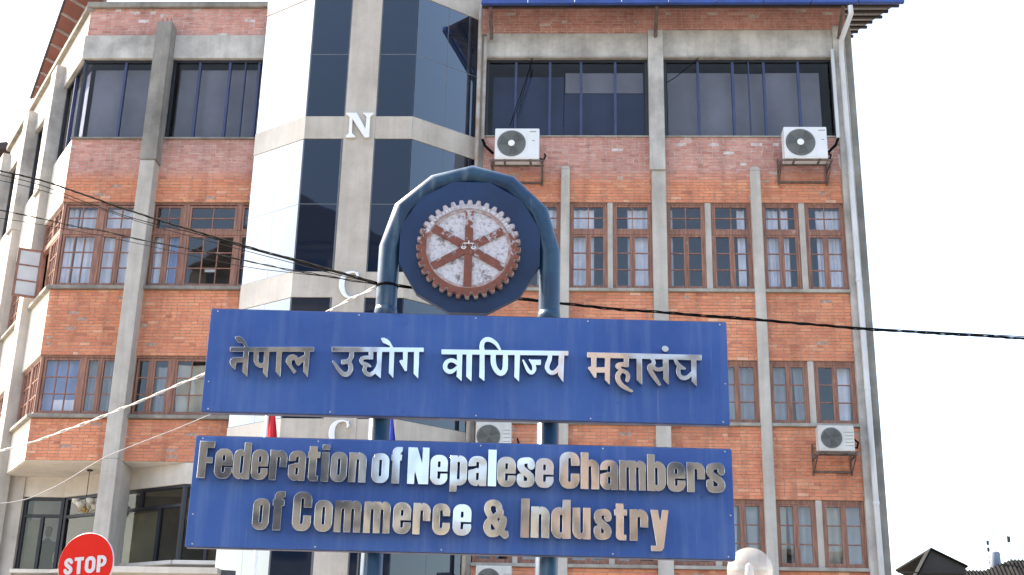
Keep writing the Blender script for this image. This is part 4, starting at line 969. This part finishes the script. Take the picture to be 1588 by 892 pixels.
for dz, lab in ((0, 'steel serif letter C behind the cables'), (-3.07, 'steel serif letter C just above the lower board')):
    tower_letter(lambda X, Y: np.minimum(g_stroke(X, Y, curve_pts(CP, 2)), g_poly(X, Y, [(-4.262, 10.83), (-4.228, 10.83), (-4.224, 10.985), (-4.262, 10.96)])), (-4.68, -4.15, 10.35, 11.05), dz, lab, 'bright_steel')

# ------------------------------------------------------------------ air conditioner units
def ac_unit(loc, w, h, d, lab, body='ac_white', style=0, bracket='plain'):
    t = thing('air_conditioner', lab, 'air conditioner', loc, 'outdoor air conditioner units on the facade')
    x0, y0, z0 = loc
    cs = MB().box(x0, x0+w, y0, y0+d, z0, z0+h).build('casing', body, t, bevel=0.018)
    r_ = h*(0.42 if style == 0 else 0.40); cx = x0+w*(0.375 if style == 0 else 0.36); cz = z0+h*0.5
    fz = MB().box(x0+0.035, cx+r_+0.03, y0-0.006, y0-0.001, z0+0.04, z0+h-0.04).build('fan_panel', body, t, bevel=0.003)
    MB().lathe((cx, y0-0.006, cz), [(r_, 0.0), (r_, -0.004), (r_*0.98, -0.006)], 40, 'y').build('fan_opening', 'ac_grille', t)
    fb = MB()
    for i in range(3):
        a = R(120*i+25)
        P = []
        for k_, (ra, da) in enumerate(((0.16, -0.2), (0.9, -0.15), (0.93, 0.75), (0.5, 0.75), (0.16, 0.5))):
            P.append((cx+r_*ra*math.cos(a+da), y0-0.012-(0.008 if da > 0.3 else 0), cz+r_*ra*math.sin(a+da)))
        fb.poly(P)
    fb.build('fan_blade', 'ac_fan', t)
    gm = MB()
    nr = 9
    for i in range(1, nr+1):
        rr_ = r_*i/nr; n = 36; k = len(gm.v)
        for j in range(n):
            tt = 2*math.pi*j/n
            for dr, dy in ((-.0016, 0), (.0016, 0), (0, -.003)):
                gm.v.append((cx+(rr_+dr)*math.cos(tt), y0-0.027+dy, cz+(rr_+dr)*math.sin(tt)))
        for j in range(n):
            a, b = k+3*j, k+3*((j+1) % n)
            for q in range(3): gm.f.append((a+q, a+(q+1) % 3, b+(q+1) % 3, b+q))
    for i in range(12):
        tt = 2*math.pi*i/12
        gm.tube([(cx+.15*r_*math.cos(tt), y0-.028, cz+.15*r_*math.sin(tt)), (cx+r_*math.cos(tt+.35), y0-.028, cz+r_*math.sin(tt+.35))], .002, 4)
    gm.build('fan_grille', 'ac_grille' if style == 0 else 'ac_fan', t)
    if style == 0:
        MB().lathe((cx, y0-0.030, cz), [(r_*0.23, 0.006), (r_*0.23, -0.004), (r_*0.12, -0.010)], 24, 'y').build('fan_hub', 'pole_white', t)
        lb = MB(); bx = cx+r_+0.075
        for i in range(6): lb.box(bx+0.004+i*0.024, bx+0.023+i*0.024, y0-0.003, y0-0.0005, z0+h*0.875, z0+h*0.90)
        lb.box(bx+0.06, bx+0.11, y0-0.003, y0-0.0005, z0+h*0.585, z0+h*0.605)
        lb.build('maker_plate', 'ac_grille', t)
    else:
        lv_ = MB()
        for i in range(5): lv_.box(cx+r_+0.06, x0+w-0.02, y0-0.004, y0-0.0005, z0+h*(0.2+0.13*i), z0+h*(0.2+0.13*i)+0.008)
        lv_.build('front_groove', 'ac_grille', t)
    br = MB()
    e = 0.10 if style == 0 else 0.06
    for yy in (y0+0.02, y0+d-0.06): br.box(x0-e, x0+w+e, yy, yy+0.03, z0-0.035, z0-0.003)
    for xx in (x0-e+0.02, x0+w+e-0.05):
        br.box(xx, xx+0.03, y0-0.02, 25.985, z0-0.07, z0-0.036)
        br.box(xx, xx+0.03, 25.955, 25.985, z0-0.36 if bracket == 'plain' else z0-0.30, z0+0.26)
        br.tube([(xx+0.015, y0+0.03, z0-0.06), (xx+0.015, 25.96, z0-0.33)], 0.014, 6)
    br.box(x0-e+0.02, x0+w+e-0.02, 25.955, 25.985, z0-0.31, z0-0.27)
    br.build('bracket', 'rust_steel', t)
    for xx in (x0+w*0.2, x0+w*0.78):
        MB().box(xx, xx+0.05, y0+0.01, y0+d-0.01, z0-0.0028, z0+0.012).build('foot', 'ac_grille', t)
    hs = MB().tube([(x0+w-0.02, y0+d-0.08, z0+0.14), (x0+w+0.09, y0+d-0.06, z0+0.12), (x0+w+0.13, y0+d, z0+0.24), (x0+w+0.10, 25.95, z0+0.38)], 0.018, 8)
    hs.build('hose', 'black_cable', t, smooth=True)
    return t
ac_unit((-1.58, 25.40, 13.72), 0.94, 0.72, 0.34, 'white air conditioner beside the tower, under the dark top window')
ac_unit((4.50, 25.40, 13.75), 0.895, 0.735, 0.34, 'white air conditioner at the upper right, next to the white drain pipe')
ac_unit((4.845, 25.40, 7.53), 0.69, 0.51, 0.30, 'small cream air conditioner under the second floor windows at right', 'ac_old', 1)
ac_unit((-1.80, 25.40, 7.45), 0.70, 0.58, 0.30, 'cream air conditioner seen between the two blue boards', 'ac_old', 1)
ac_unit((-1.72, 25.40, 4.68), 0.68, 0.57, 0.30, 'old air conditioner peeping out below the lower blue board', 'ac_old', 1)

# ------------------------------------------------------------------ pipes and ducts
tag(MB().tube([(6.02, 25.12, 17.24), (6.03, 25.14, 17.07), (5.90, 25.70, 16.72), (5.915, 25.82, 16.5), (5.935, 25.84, 13.0), (5.95, 25.84, 9.0), (5.99, 25.84, 0.2)], 0.055, 16).build('drain_pipe', 'pvc', None, smooth=True), 'tall white plastic drain pipe down the right corner of the building', 'drain pipe')
dp = bpy.data.objects['drain_pipe']
for z in (16.2, 13.6, 11.2, 8.9, 6.6): MB().lathe((5.915+(16.5-z)*0.0045, 25.84, z), [(0.001, -0.02), (0.064, -0.02), (0.064, 0.05), (0.001, 0.05)], 16).build('pipe_collar', 'pvc', dp)
def duct(name, x, zt, zb, label, mat):
    o = tag(MB().box(x-0.036, x+0.036, 25.86, 25.93, zb, zt).build(name, mat, None, bevel=0.008), label, 'cable duct')
    s = 1 if x < 0 else -1
    MB().tube([(x, 25.89, zb), (x+0.06*s, 25.88, zb-0.16), (x+0.24*s, 25.84, zb-0.36)], 0.03, 8).build('hose_end', 'black_cable', o, smooth=True)
duct('cable_duct', -1.88, 16.95, 14.42, 'short pale duct with rusty top beside the tower', 'old_pipe')
duct('cable_duct', 5.735, 16.62, 14.46, 'short white duct ending above the upper right air conditioner', 'pvc')
tag(MB().tube([(-2.00, 25.80, 18.2), (-2.00, 25.80, 16.9), (-1.985, 25.80, 13.0), (-1.97, 25.80, 0.2)], 0.045, 12).build('drain_pipe', 'old_pipe', None, smooth=True), 'thin old grey pipe running down beside the glass tower', 'drain pipe')

# ------------------------------------------------------------------ roofs
RX0, RX1, EY, EZ, RYB = -1.95, 7.19, 25.2, 17.34, 30.6
sl = (19.55-EZ)/(30.5-EY)
rm = MB(); nx = 150
for i in range(nx+1):
    x = RX0+(RX1-0.02-RX0)*i/nx; dz = 0.018*math.cos(math.pi*i/1.0)
    for y in (EY+0.03, RYB): rm.v.append((x, y, EZ+0.07+(y-EY)*sl+dz))
for i in range(nx): rm.f.append((2*i, 2*i+2, 2*i+3, 2*i+1))
rm.build('roof_sheet', 'roof_sheet', BLD, fix=False, label='corrugated sheet roof seen from below')
for k in range(8):
    y = EY+0.25+k*0.72
    MB().box(RX0, RX1-0.03-(k % 2)*0.05, y, y+0.07, EZ-0.005+(y-EY)*sl, EZ+0.045+(y-EY)*sl).build('purlin', 'purlin', BLD)
for x in (-1.75, 1.88, 5.9):
    MB().tube([(x, 25.25, EZ-0.02), (x, 25.9, 16.9)], 0.04, 6).build('roof_strut', 'rust_steel', BLD)
gx = RX0
while gx < RX1-0.1:
    g1 = min(gx+1.02, RX1)
    MB().box(gx+0.006, g1-0.006, EY-0.09, EY+0.02, EZ-0.012, EZ+0.13).build('gutter_section', 'roof_blue', BLD, bevel=0.015)
    gx = g1
# red roof edge over the left flank
A = Vector((-11.25, 25.62, 18.52)); B_ = Vector((-14.15, 30.72, 17.98)); Ai = Vector((-10.6, 26.2, 18.30)); Bi = Vector((-13.9, 31.0, 17.95))
A = A + (A-B_)*0.06; Ai = Ai + (Ai-Bi)*0.06
nrm = Vector((0, 0, 0.05))
nseg = 9
for i in range(nseg):
    t0, t1 = i/nseg+0.006, (i+1)/nseg-0.006
    q = [A.lerp(B_, t0), A.lerp(B_, t1), Ai.lerp(Bi, t1), Ai.lerp(Bi, t0)]
    MB().quadbox([tuple(p) for p in q]+[tuple(p+nrm) for p in q]).build('roof_panel', 'roof_red', BLD)
    tt = (i+1)/nseg
    p, q2 = A.lerp(B_, tt), Ai.lerp(Bi, tt)
    if i < nseg-1: MB().tube([tuple(p+Vector((0, 0, -.01))), tuple(q2+Vector((0, 0, -.01)))], 0.035, 6).build('roof_batten', 'roof_sheet', BLD)
MB().tube([tuple(A+Vector((-.02, 0, .02))), tuple(B_+Vector((-.02, 0, .02)))], 0.035, 8).build('roof_trim', 'purlin', BLD)

# ------------------------------------------------------------------ cables
CAB = {"A":[[-7.674,14.98,8.702],[-6.983,14.62,8.397],[-6.455,14.332,8.184],[-5.901,14.022,7.91],[-5.267,13.653,7.57],[-4.735,13.329,7.287],[-4.329,13.071,7.076],[-3.947,12.819,6.876],[-3.553,12.549,6.674],[-3.141,12.255,6.452],[-2.632,11.87,6.189],[-2.13,11.468,5.914],[-1.711,11.12,5.68]],"A2":[[-7.663,14.98,8.64],[-6.976,14.62,8.35],[-6.381,14.296,8.091],[-5.95,14.056,7.867],[-5.356,13.713,7.532],[-4.827,13.392,7.263],[-4.546,13.215,7.128],[-3.945,12.819,6.854],[-3.551,12.549,6.652],[-3.14,12.255,6.438],[-2.631,11.87,6.175],[-2.13,11.468,5.901],[-1.71,11.12,5.674]],"B":[[-7.576,14.98,8.109],[-6.903,14.62,7.877],[-6.521,14.41,7.729],[-6.179,14.218,7.594],[-5.649,13.912,7.368],[-5.222,13.653,7.215],[-4.799,13.392,7.025],[-4.549,13.233,6.919],[-3.925,12.819,6.665],[-3.63,12.615,6.536],[-3.145,12.267,6.312],[-2.654,11.894,6.085],[-2.36,11.66,5.959],[-1.9,11.276,5.749],[-1.71,11.12,5.668]],"C":[[-7.647,14.98,8.541],[-6.964,14.62,8.272],[-6.633,14.44,8.139],[-6.081,14.134,7.885],[-5.364,13.719,7.519],[-4.543,13.215,7.098],[-3.763,12.699,6.719],[-3.154,12.267,6.415],[-2.629,11.87,6.149],[-2.128,11.468,5.882],[-1.71,11.12,5.674]],"D":[[-7.556,14.98,7.986],[-6.887,14.62,7.775],[-5.622,13.9,7.315],[-4.515,13.215,6.857],[-3.743,12.699,6.511],[-3.155,12.279,6.255],[-2.606,11.858,6.045],[-2.127,11.468,5.857],[-1.71,11.12,5.668]],"W":[[-7.045,14.98,4.885],[-6.443,14.62,4.9],[-6.066,14.386,4.924],[-5.334,13.912,5.021],[-4.637,13.437,5.125],[-3.976,12.963,5.236],[-3.652,12.723,5.279],[-2.929,12.159,5.418],[-2.205,11.552,5.563],[-1.993,11.366,5.606],[-1.72,11.12,5.637]],"G":[[-6.816,15.0,4.357],[-6.517,15.0,4.375],[-6.358,15.0,4.395],[-6.201,15.0,4.432],[-6.08,15.0,4.486],[-5.82,15.0,4.62],[-5.447,15.0,4.885],[-5.219,15.0,5.002],[-4.369,15.0,5.357],[-3.494,15.0,5.795]],"R":[[-1.738,11.3,5.74],[-1.425,11.4,5.741],[-1.083,11.55,5.76],[-0.466,11.812,5.794],[-0.133,11.95,5.793],[0.488,12.2,5.819],[1.032,12.413,5.857],[1.929,12.75,5.91],[2.969,13.125,5.947],[3.836,13.425,6.003],[4.87,13.77,6.065],[5.426,13.95,6.098]],"R2":[[-1.738,11.3,5.734],[-1.425,11.4,5.735],[-1.083,11.55,5.754],[-0.466,11.812,5.775],[-0.133,11.95,5.787],[0.488,12.2,5.833],[1.032,12.413,5.843],[1.928,12.75,5.897],[2.97,13.125,5.961],[3.837,13.425,6.017],[4.873,13.77,6.087],[5.428,13.95,6.12]],"K1":[[-0.854,25.85,16.392],[-0.879,25.85,16.151],[-1.012,25.85,15.672],[-1.172,25.85,15.198],[-1.289,25.85,14.714]],"K2":[[-0.826,25.85,16.392],[-0.93,25.85,15.831],[-1.09,25.85,15.277],[-1.21,25.85,14.963],[-1.219,25.85,14.714]],"K3":[[2.81,25.85,16.388],[2.694,25.85,16.259],[2.507,25.85,16.1],[2.307,25.85,15.909],[2.108,25.85,15.782]]}
def cable(key, r_, mat, label, n=6, cat='cable', twist=0):
    P = [Vector(p) for p in CAB[key]]
    Q = curve_pts([tuple(p) for p in P], 1)
    m = MB()
    if twist:
        D = []
        L = 0
        for a, b in zip(Q[:-1], Q[1:]):
            a, b = Vector(a), Vector(b); k = max(1, int((b-a).length/0.04))
            for i in range(k): D.append(a.lerp(b, i/k))
        D.append(Vector(Q[-1]))
        for ph in range(twist):
            pts = []
            for i, p in enumerate(D):
                a = i*0.42+ph*2*math.pi/twist; k_ = 1+0.35*math.sin(i*0.13+ph*2)
                pts.append((p.x, p.y+r_*k_*math.cos(a), p.z+r_*k_*math.sin(a)))
            m.tube(pts, r_*0.72, 5)
    else: m.tube(Q, r_, n)
    return tag(m.build('overhead_cable' if cat == 'cable' else 'stay_rope', mat, None, smooth=True), label, cat)
cable('A', 0.007, 'black_cable', 'uppermost of the black cables slanting from the upper left to the pipe arch', twist=3)
cable('A2', 0.005, 'black_cable', 'thin black cable running just under the uppermost slanting cable')
cable('C', 0.004, 'black_cable', 'thinnest dark cable in the middle of the slanting bundle at left')
cable('B', 0.006, 'black_cable', 'lower thick black twisted cable crossing the left timber windows', twist=2)
cable('D', 0.0035, 'black_cable', 'lowest thin dark cable of the slanting bundle at left')
cable('W', 0.009, 'white_cable', 'white twisted cable rising from the lower left behind the upper blue board', twist=2)
cable('G', 0.005, 'grey_cable', 'faint grey cable sagging across the ground floor at lower left')
cable('R', 0.009, 'black_cable', 'thick black bundle of cables leaving the arch towards the right edge', twist=3)
cable('R2', 0.005, 'black_cable', 'thin black wire wound along the thick bundle at right')
cable('K1', 0.010, 'black_cable', 'black hose hanging across the top window above the left air conditioner')
cable('K2', 0.008, 'black_cable', 'second thinner black hose just right of the first above the left air conditioner')
cable('K3', 0.010, 'black_cable', 'short black cable drooping across the top right window corner')

# ------------------------------------------------------------------ stop sign, globe lamp, flags
ST = thing('stop_sign', 'round red STOP sign on a grey pole at lower left', 'road sign', (0, 0, 0))
MB().lathe((0, 0, 0), [(0.2425, 0.012), (0.2425, 0.0), (0.2395, -0.003)], 64, 'y').build('sign_rim', 'stop_white', ST)
MB().lathe((0, -0.0035, 0), [(0.2392, 0.003), (0.2392, -0.001)], 64, 'y').build('sign_face', 'stop_red', ST)
x = -0.188
for ch, w in (('S', 0.080), ('T', 0.080), ('O', 0.092), ('P', 0.083)):
    o = make_letter('letter', glyph(ch, w), (-.02, w+.02, -.02, .15), 0, 0, None, depth=0.003, off=0.0, mat='stop_white', res=0.0016, bev=0.0004)
    o.parent = ST; o.location = (x, -0.0065, -0.078); x += w+0.013
MB().tube([(0, 0.04, -3.2), (0, 0.04, 0.15)], 0.025, 12).build('pole', 'pole_grey', ST, smooth=True)
MB().box(-0.06, 0.06, 0.013, 0.03, -0.12, -0.08).box(-0.06, 0.06, 0.013, 0.03, 0.08, 0.12).build('clamp', 'pole_grey', ST)
ST.location = (-3.80, 10.5, 3.075); ST.rotation_euler = (0, R(-3.5), R(-12))
GL = thing('globe_lamp', 'white glass globe street lamp behind the lower right corner of the sign', 'lamp', (1.753, 13.0, 0.12))
MB().lathe((1.753, 13.0, 3.455), [(0.218*math.sin(math.pi*i/18)+0.001, -0.218*math.cos(math.pi*i/18)) for i in range(2, 19)], 40).build('globe', 'globe_glass', GL, smooth=True)
MB().lathe((1.745, 13.0, 3.26), [(0.03, 0), (0.03, 0.05), (0.045, 0.06), (0.045, 0.10), (0.04, 0.11), (0.044, 0.13), (0.04, 0.15), (0.044, 0.17), (0.038, 0.19), (0.036, 0.235), (0.02, 0.262), (0.004, 0.27)], 20).build('bulb', 'pole_white', GL, smooth=True)
MB().lathe((1.753, 13.0, 3.16), [(0.04, 0), (0.10, 0.03), (0.10, 0.09), (0.085, 0.10)], 24).build('fitter', 'pole_grey', GL, smooth=True)
MB().tube([(1.753, 13.0, 0.12), (1.753, 13.0, 3.18)], 0.038, 16).build('pole', 'pole_grey', GL, smooth=True)
FP1 = tag(MB().tube([(-4.66, 20, 0.12), (-4.68, 20, 7.3)], 0.03, 12).build('flagpole', 'pole_white', None, smooth=True), 'white flagpole carrying the red flag, in front of the tower', 'flagpole')
MB().lathe((-4.68, 20, 7.3), [(0.03, 0), (0.045, 0.03), (0.03, 0.07), (0.004, 0.08)], 14).build('finial', 'brass', FP1, smooth=True)
FP2 = tag(MB().tube([(-2.775, 20, 0.12), (-2.86, 20, 7.2)], 0.026, 12).build('flagpole', 'pole_white', None, smooth=True), 'white flagpole carrying the blue flag, behind the left sign post', 'flagpole')
MB().lathe((-2.86, 20, 7.2), [(0.026, 0), (0.045, 0.03), (0.03, 0.07), (0.004, 0.08)], 14).build('finial', 'brass', FP2, smooth=True)
def flag(x, ztop, L, wmax, mat, label):
    m = MB(); n, k = 16, 10
    for i in range(n+1):
        t = i/n; z = ztop-L*t; ww = wmax*(0.35+0.65*t)
        for j in range(k+1):
            s = j/k
            m.v.append((x+0.03+ww*s, 20+0.05*math.sin(9*s+2*t)*(0.3+t), z-0.35*s*s*(1-t*0.4)))
    for i in range(n):
        for j in range(k): a = i*(k+1)+j; m.f.append((a, a+1, a+k+2, a+k+1))
    return tag(m.build('flag', mat, None, smooth=True, fix=False), label, 'flag')
flag(-4.69, 7.15, 1.1, 0.27, 'flag_red', 'limp red flag hanging between the two blue boards')
flag(-2.82, 7.05, 1.1, 0.24, 'flag_blue', 'limp blue flag just right of the left sign post')

# chandelier under the overhang
CH = thing('hanging_lamp', 'shell shaded lamp hanging under the overhang at lower left', 'lamp', (-9.865, 26.8, 6.35))
MB().lathe((-9.865, 26.8, 7.25), [(0.05, 0.0), (0.06, 0.01), (0.06, 0.034)], 16).tube([(-9.865, 26.8, 6.5), (-9.865, 26.8, 7.26)], 0.008, 6).build('rod', 'dark_frame', CH)
MB().lathe((-9.865, 26.8, 6.40), [(0.01, 0), (0.04, 0.03), (0.05, 0.07), (0.02, 0.14)], 12).build('hub', 'brass', CH)
for i in range(6):
    a = R(60*i+15); r_ = 0.19; cx, cy, cz = -9.865+r_*math.cos(a), 26.8+r_*math.sin(a), 6.46+0.09*(i % 2)
    sh = MB().lathe((cx, cy, cz), [(0.012, 0), (0.045, 0.015), (0.075, 0.055), (0.090, 0.11), (0.080, 0.112), (0.05, 0.06), (0.01, 0.02)], 14).build('lamp_shade', 'shell_glass', CH, smooth=True)
    MB().tube([(-9.865, 26.8, 6.46), (-9.865+0.1*math.cos(a), 26.8+0.1*math.sin(a), 6.40), (cx, cy, cz)], 0.008, 5).build('arm', 'brass', CH)

# person standing indoors behind the ground floor window
PR = thing('person', 'dim figure in dark clothes standing behind the ground floor window at far left', 'person', (-11.12, 28.25, 4.61))
def skin(name, joints, edges, mat):
    me = bpy.data.meshes.new(name); me.from_pydata([j[:3] for j in joints], edges, []); me.materials.append(MATS[mat])
    o = bpy.data.objects.new(name, me); C.objects.link(o); o.parent = PR
    sk = o.modifiers.new('skin', 'SKIN'); 
    ly = me.skin_vertices[0].data if me.skin_vertices else None
    if ly is None:
        bpy.context.view_layer.objects.active = o; 
    if me.skin_vertices:
        for v, j in zip(me.skin_vertices[0].data, joints): v.radius = (j[3], j[4] if len(j) > 4 else j[3])
        me.skin_vertices[0].data[0].use_root = True
    sb = o.modifiers.new('sub', 'SUBSURF'); sb.levels = 1; sb.render_levels = 2
    return o
J = [(0, 0, .88, .15, .11), (0, 0, 1.10, .14, .10), (0, 0, 1.34, .17, .11), (0, 0, 1.43, .07), (0, -.01, 1.50, .055),
     (.19, 0, 1.36, .065), (.26, .02, 1.08, .05), (.24, -.10, .86, .035), (-.19, 0, 1.36, .065), (-.26, .02, 1.08, .05), (-.24, -.10, .86, .035),
     (.10, 0, .80, .09), (.11, -.01, .46, .06), (.11, .02, .08, .04), (.12, -.12, .03, .035), (-.10, 0, .80, .09), (-.11, -.01, .46, .06), (-.11, .02, .08, .04), (-.12, -.12, .03, .035)]
skin('body', J, [(0, 1), (1, 2), (2, 3), (3, 4), (2, 5), (5, 6), (6, 7), (2, 8), (8, 9), (9, 10), (0, 11), (11, 12), (12, 13), (13, 14), (0, 15), (15, 16), (16, 17), (17, 18)], 'person_cloth')
skin('head', [(0, -.01, 1.50, .05), (0, -.015, 1.58, .085, .075), (0, -.01, 1.66, .088, .08), (0, 0, 1.72, .06)], [(0, 1), (1, 2), (2, 3)], 'skin')
skin('hair', [(0, .02, 1.62, .085, .075), (0, .01, 1.69, .092, .088), (0, 0, 1.74, .06)], [(0, 1), (1, 2)], 'person_cloth')
# ------------------------------------------------------------------ neighbours beyond
NB = thing('gabled_house', 'dark sheet roofed house with a pointed gable at the bottom right', 'house', (13, 45, 0))
MB().prism([(11.9, 45.1), (12.95, 45.1), (12.95, 50), (11.9, 50)], 0, 7.9).build('wall', 'dark_sheet', NB)
gb = MB(); 
for y in (45.0, 45.15): gb.v += [(10.9, y, 6.9), (12.02, y, 8.78), (12.12, y, 8.77), (13.15, y, 8.27), (13.15, y, 6.9)]
gb.f = [(0, 1, 2, 3, 4), (9, 8, 7, 6, 5), (0, 5, 6, 1), (1, 6, 7, 2), (2, 7, 8, 3), (3, 8, 9, 4), (4, 9, 5, 0)]
gb.build('gable', 'dark_sheet', NB)
MB().quadbox([(10.84, 44.9, 6.86), (12.05, 44.9, 8.86), (12.05, 45.6, 8.86), (10.84, 45.6, 6.86), (10.90, 44.9, 6.83), (12.07, 44.9, 8.79), (12.07, 45.6, 8.79), (10.90, 45.6, 6.83)]).build('roof', 'shed_roof', NB)
MB().quadbox([(12.05, 44.9, 8.86), (13.2, 44.9, 8.29), (13.2, 50, 8.29), (12.05, 50, 8.86), (12.05, 44.9, 8.80), (13.2, 44.9, 8.23), (13.2, 50, 8.23), (12.05, 50, 8.80)]).build('roof', 'shed_roof', NB)
MB().box(10.9, 13.1, 44.94, 44.99, 8.02, 8.06).build('tie_beam', 'purlin', NB)
NB2 = thing('tin_roof_shed', 'long dark corrugated roof rising to the right behind the gable', 'shed', (15.5, 46, 0))
cr = MB(); nn = 90
top = lambda x: 8.32 if x < 14.1 else 8.32+(x-14.1)*0.40 if x < 15.05 else 8.70
for i in range(nn+1):
    x = 12.9+i*0.06; dz = 0.03*math.cos(math.pi*i)
    for y, zz in ((44.6, -1.6), (46.2, 0.0), (50.0, -1.5)): cr.v.append((x, y, top(x)+zz+dz))
for i in range(nn): cr.f += [(3*i, 3*i+3, 3*i+4, 3*i+1), (3*i+1, 3*i+4, 3*i+5, 3*i+2)]
cr.build('roof', 'shed_roof', NB2, fix=False)
MB().box(13.0, 18.2, 45.2, 49, 0, 6.9).build('wall', 'dark_concrete', NB2)
tkm = MB().lathe((14.75, 47.0, 8.1), [(0.19, 0), (0.20, 0.02), (0.20, 0.92), (0.17, 0.97), (0.08, 1.0)], 24).build('water_tank', 'tank_plastic', None, smooth=True)
tag(tkm, 'blue grey water tank standing on the dark roof at right', 'tank')
mt = thing('antenna_mast', 'thin red and white antenna mast just left of the water tank', 'antenna', (14.35, 46.3, 8.3))
MB().tube([(14.35, 46.3, 8.2), (14.35, 46.3, 9.45)], 0.012, 6).build('mast', 'stop_white', mt)
for z in (8.55, 8.75): MB().tube([(14.35, 46.3, z), (14.35, 46.3, z+0.1)], 0.016, 6).build('red_band', 'stop_red', mt)
for z in (9.2, 8.97): MB().box(14.31, 14.39, 46.27, 46.33, z, z+0.14).build('antenna', 'dark_frame', mt)
mt2 = thing('antenna_mast', 'dark antenna at the extreme right edge beyond the water tank', 'antenna', (15.06, 46.3, 8.6))
MB().tube([(15.06, 46.3, 8.6), (15.03, 46.3, 9.75)], 0.012, 6).build('mast', 'dark_frame', mt2)
MB().box(15.02, 15.12, 46.27, 46.33, 9.3, 9.5).build('antenna', 'dark_frame', mt2)
NL = thing('brick_house', 'brick house with a dark eave beyond the left flank', 'house', (-21, 42, 0))
MB().box(-26, -18.9, 40, 48, 0, 20.0).build('wall', 'far_brick', NL)
MB().quadbox([(-26.4, 39.4, 20.0), (-18.75, 39.4, 20.75), (-18.75, 48, 20.75), (-26.4, 48, 20.0), (-26.4, 39.4, 20.25), (-18.75, 39.4, 21.0), (-18.75, 48, 21.0), (-26.4, 48, 20.25)]).build('roof', 'purlin', NL)
MB().box(-26, -18.95, 39.6, 40.0, 16.9, 17.4).build('balcony_slab', 'concrete', NL)
for x in (-25, -22.6, -20.3):
    f_ = MB().box(x, x+1.2, 39.93, 39.99, 17.8, 19.3).build('window', 'dark_frame', NL)
    MB().box(x+.08, x+1.12, 39.91, 39.925, 17.88, 19.22).build('pane', 'mirror_glass', f_)

# ------------------------------------------------------------------ street side behind the viewer (seen in the mirror letters and glass)
def block(name, label, x0, x1, y0, y1, h, wall, floors, cols, roof=None):
    t = thing(name, label, 'building', ((x0+x1)/2, (y0+y1)/2, 0))
    MB().box(x0, x1, y0, y1, 0, h).build('wall', wall, t)
    fh = h/floors; cw = (x1-x0)/cols
    wm = MB(); pm = MB(); bm_ = MB()
    for i in range(floors):
        bm_.box(x0-0.05, x1+0.05, y1, y1+0.12, i*fh+fh-0.25, i*fh+fh-0.002)
        for j in range(cols):
            a = x0+j*cw+cw*0.22; b = a+cw*0.56; z = i*fh+fh*0.28
            wm.box(a, b, y1+0.002, y1+0.06, z, z+fh*0.5); pm.box(a+.07, b-.07, y1+0.062, y1+0.07, z+.07, z+fh*0.5-.07)
    bm_.build('floor_band', 'dark_concrete', t); wm.build('window_frames', 'dark_frame', t); pm.build('window_panes', 'mirror_glass', t)
    if roof:
        m = MB(); xm = (x0+x1)/2
        for y in (y0-.3, y1+.3): m.v += [(x0-.4, y, h), (xm, y, h+roof), (x1+.4, y, h)]
        m.f = [(0, 1, 2), (5, 4, 3), (0, 3, 4, 1), (1, 4, 5, 2), (2, 5, 3, 0)]
        m.build('roof', 'purlin', t)
    return t
block('apartment_block', 'tall grey apartment block across the street, left of the viewer', -17.5, -8.2, -16, -6.0, 24.0, 'opposite_dark', 8, 4, 2.6)
block('brick_block', 'lower grey brown block across the street behind the viewer', -8.0, -2.4, -15, -6.3, 12.0, 'opposite_dark', 4, 3)
block('cream_house', 'cream house far behind the gap across the street', -5, 8, -34, -26, 11.2, 'opposite_cream', 3, 5)
block('brick_block', 'brick block across the street, right of the viewer', 3.1, 3.7, -15, -6.1, 13.0, 'opposite_brick', 4, 1)
block('grey_block', 'wide dark grey block across the street, farthest right', 3.8, 17.0, -15, -6.2, 10.5, 'opposite_dark', 3, 4)
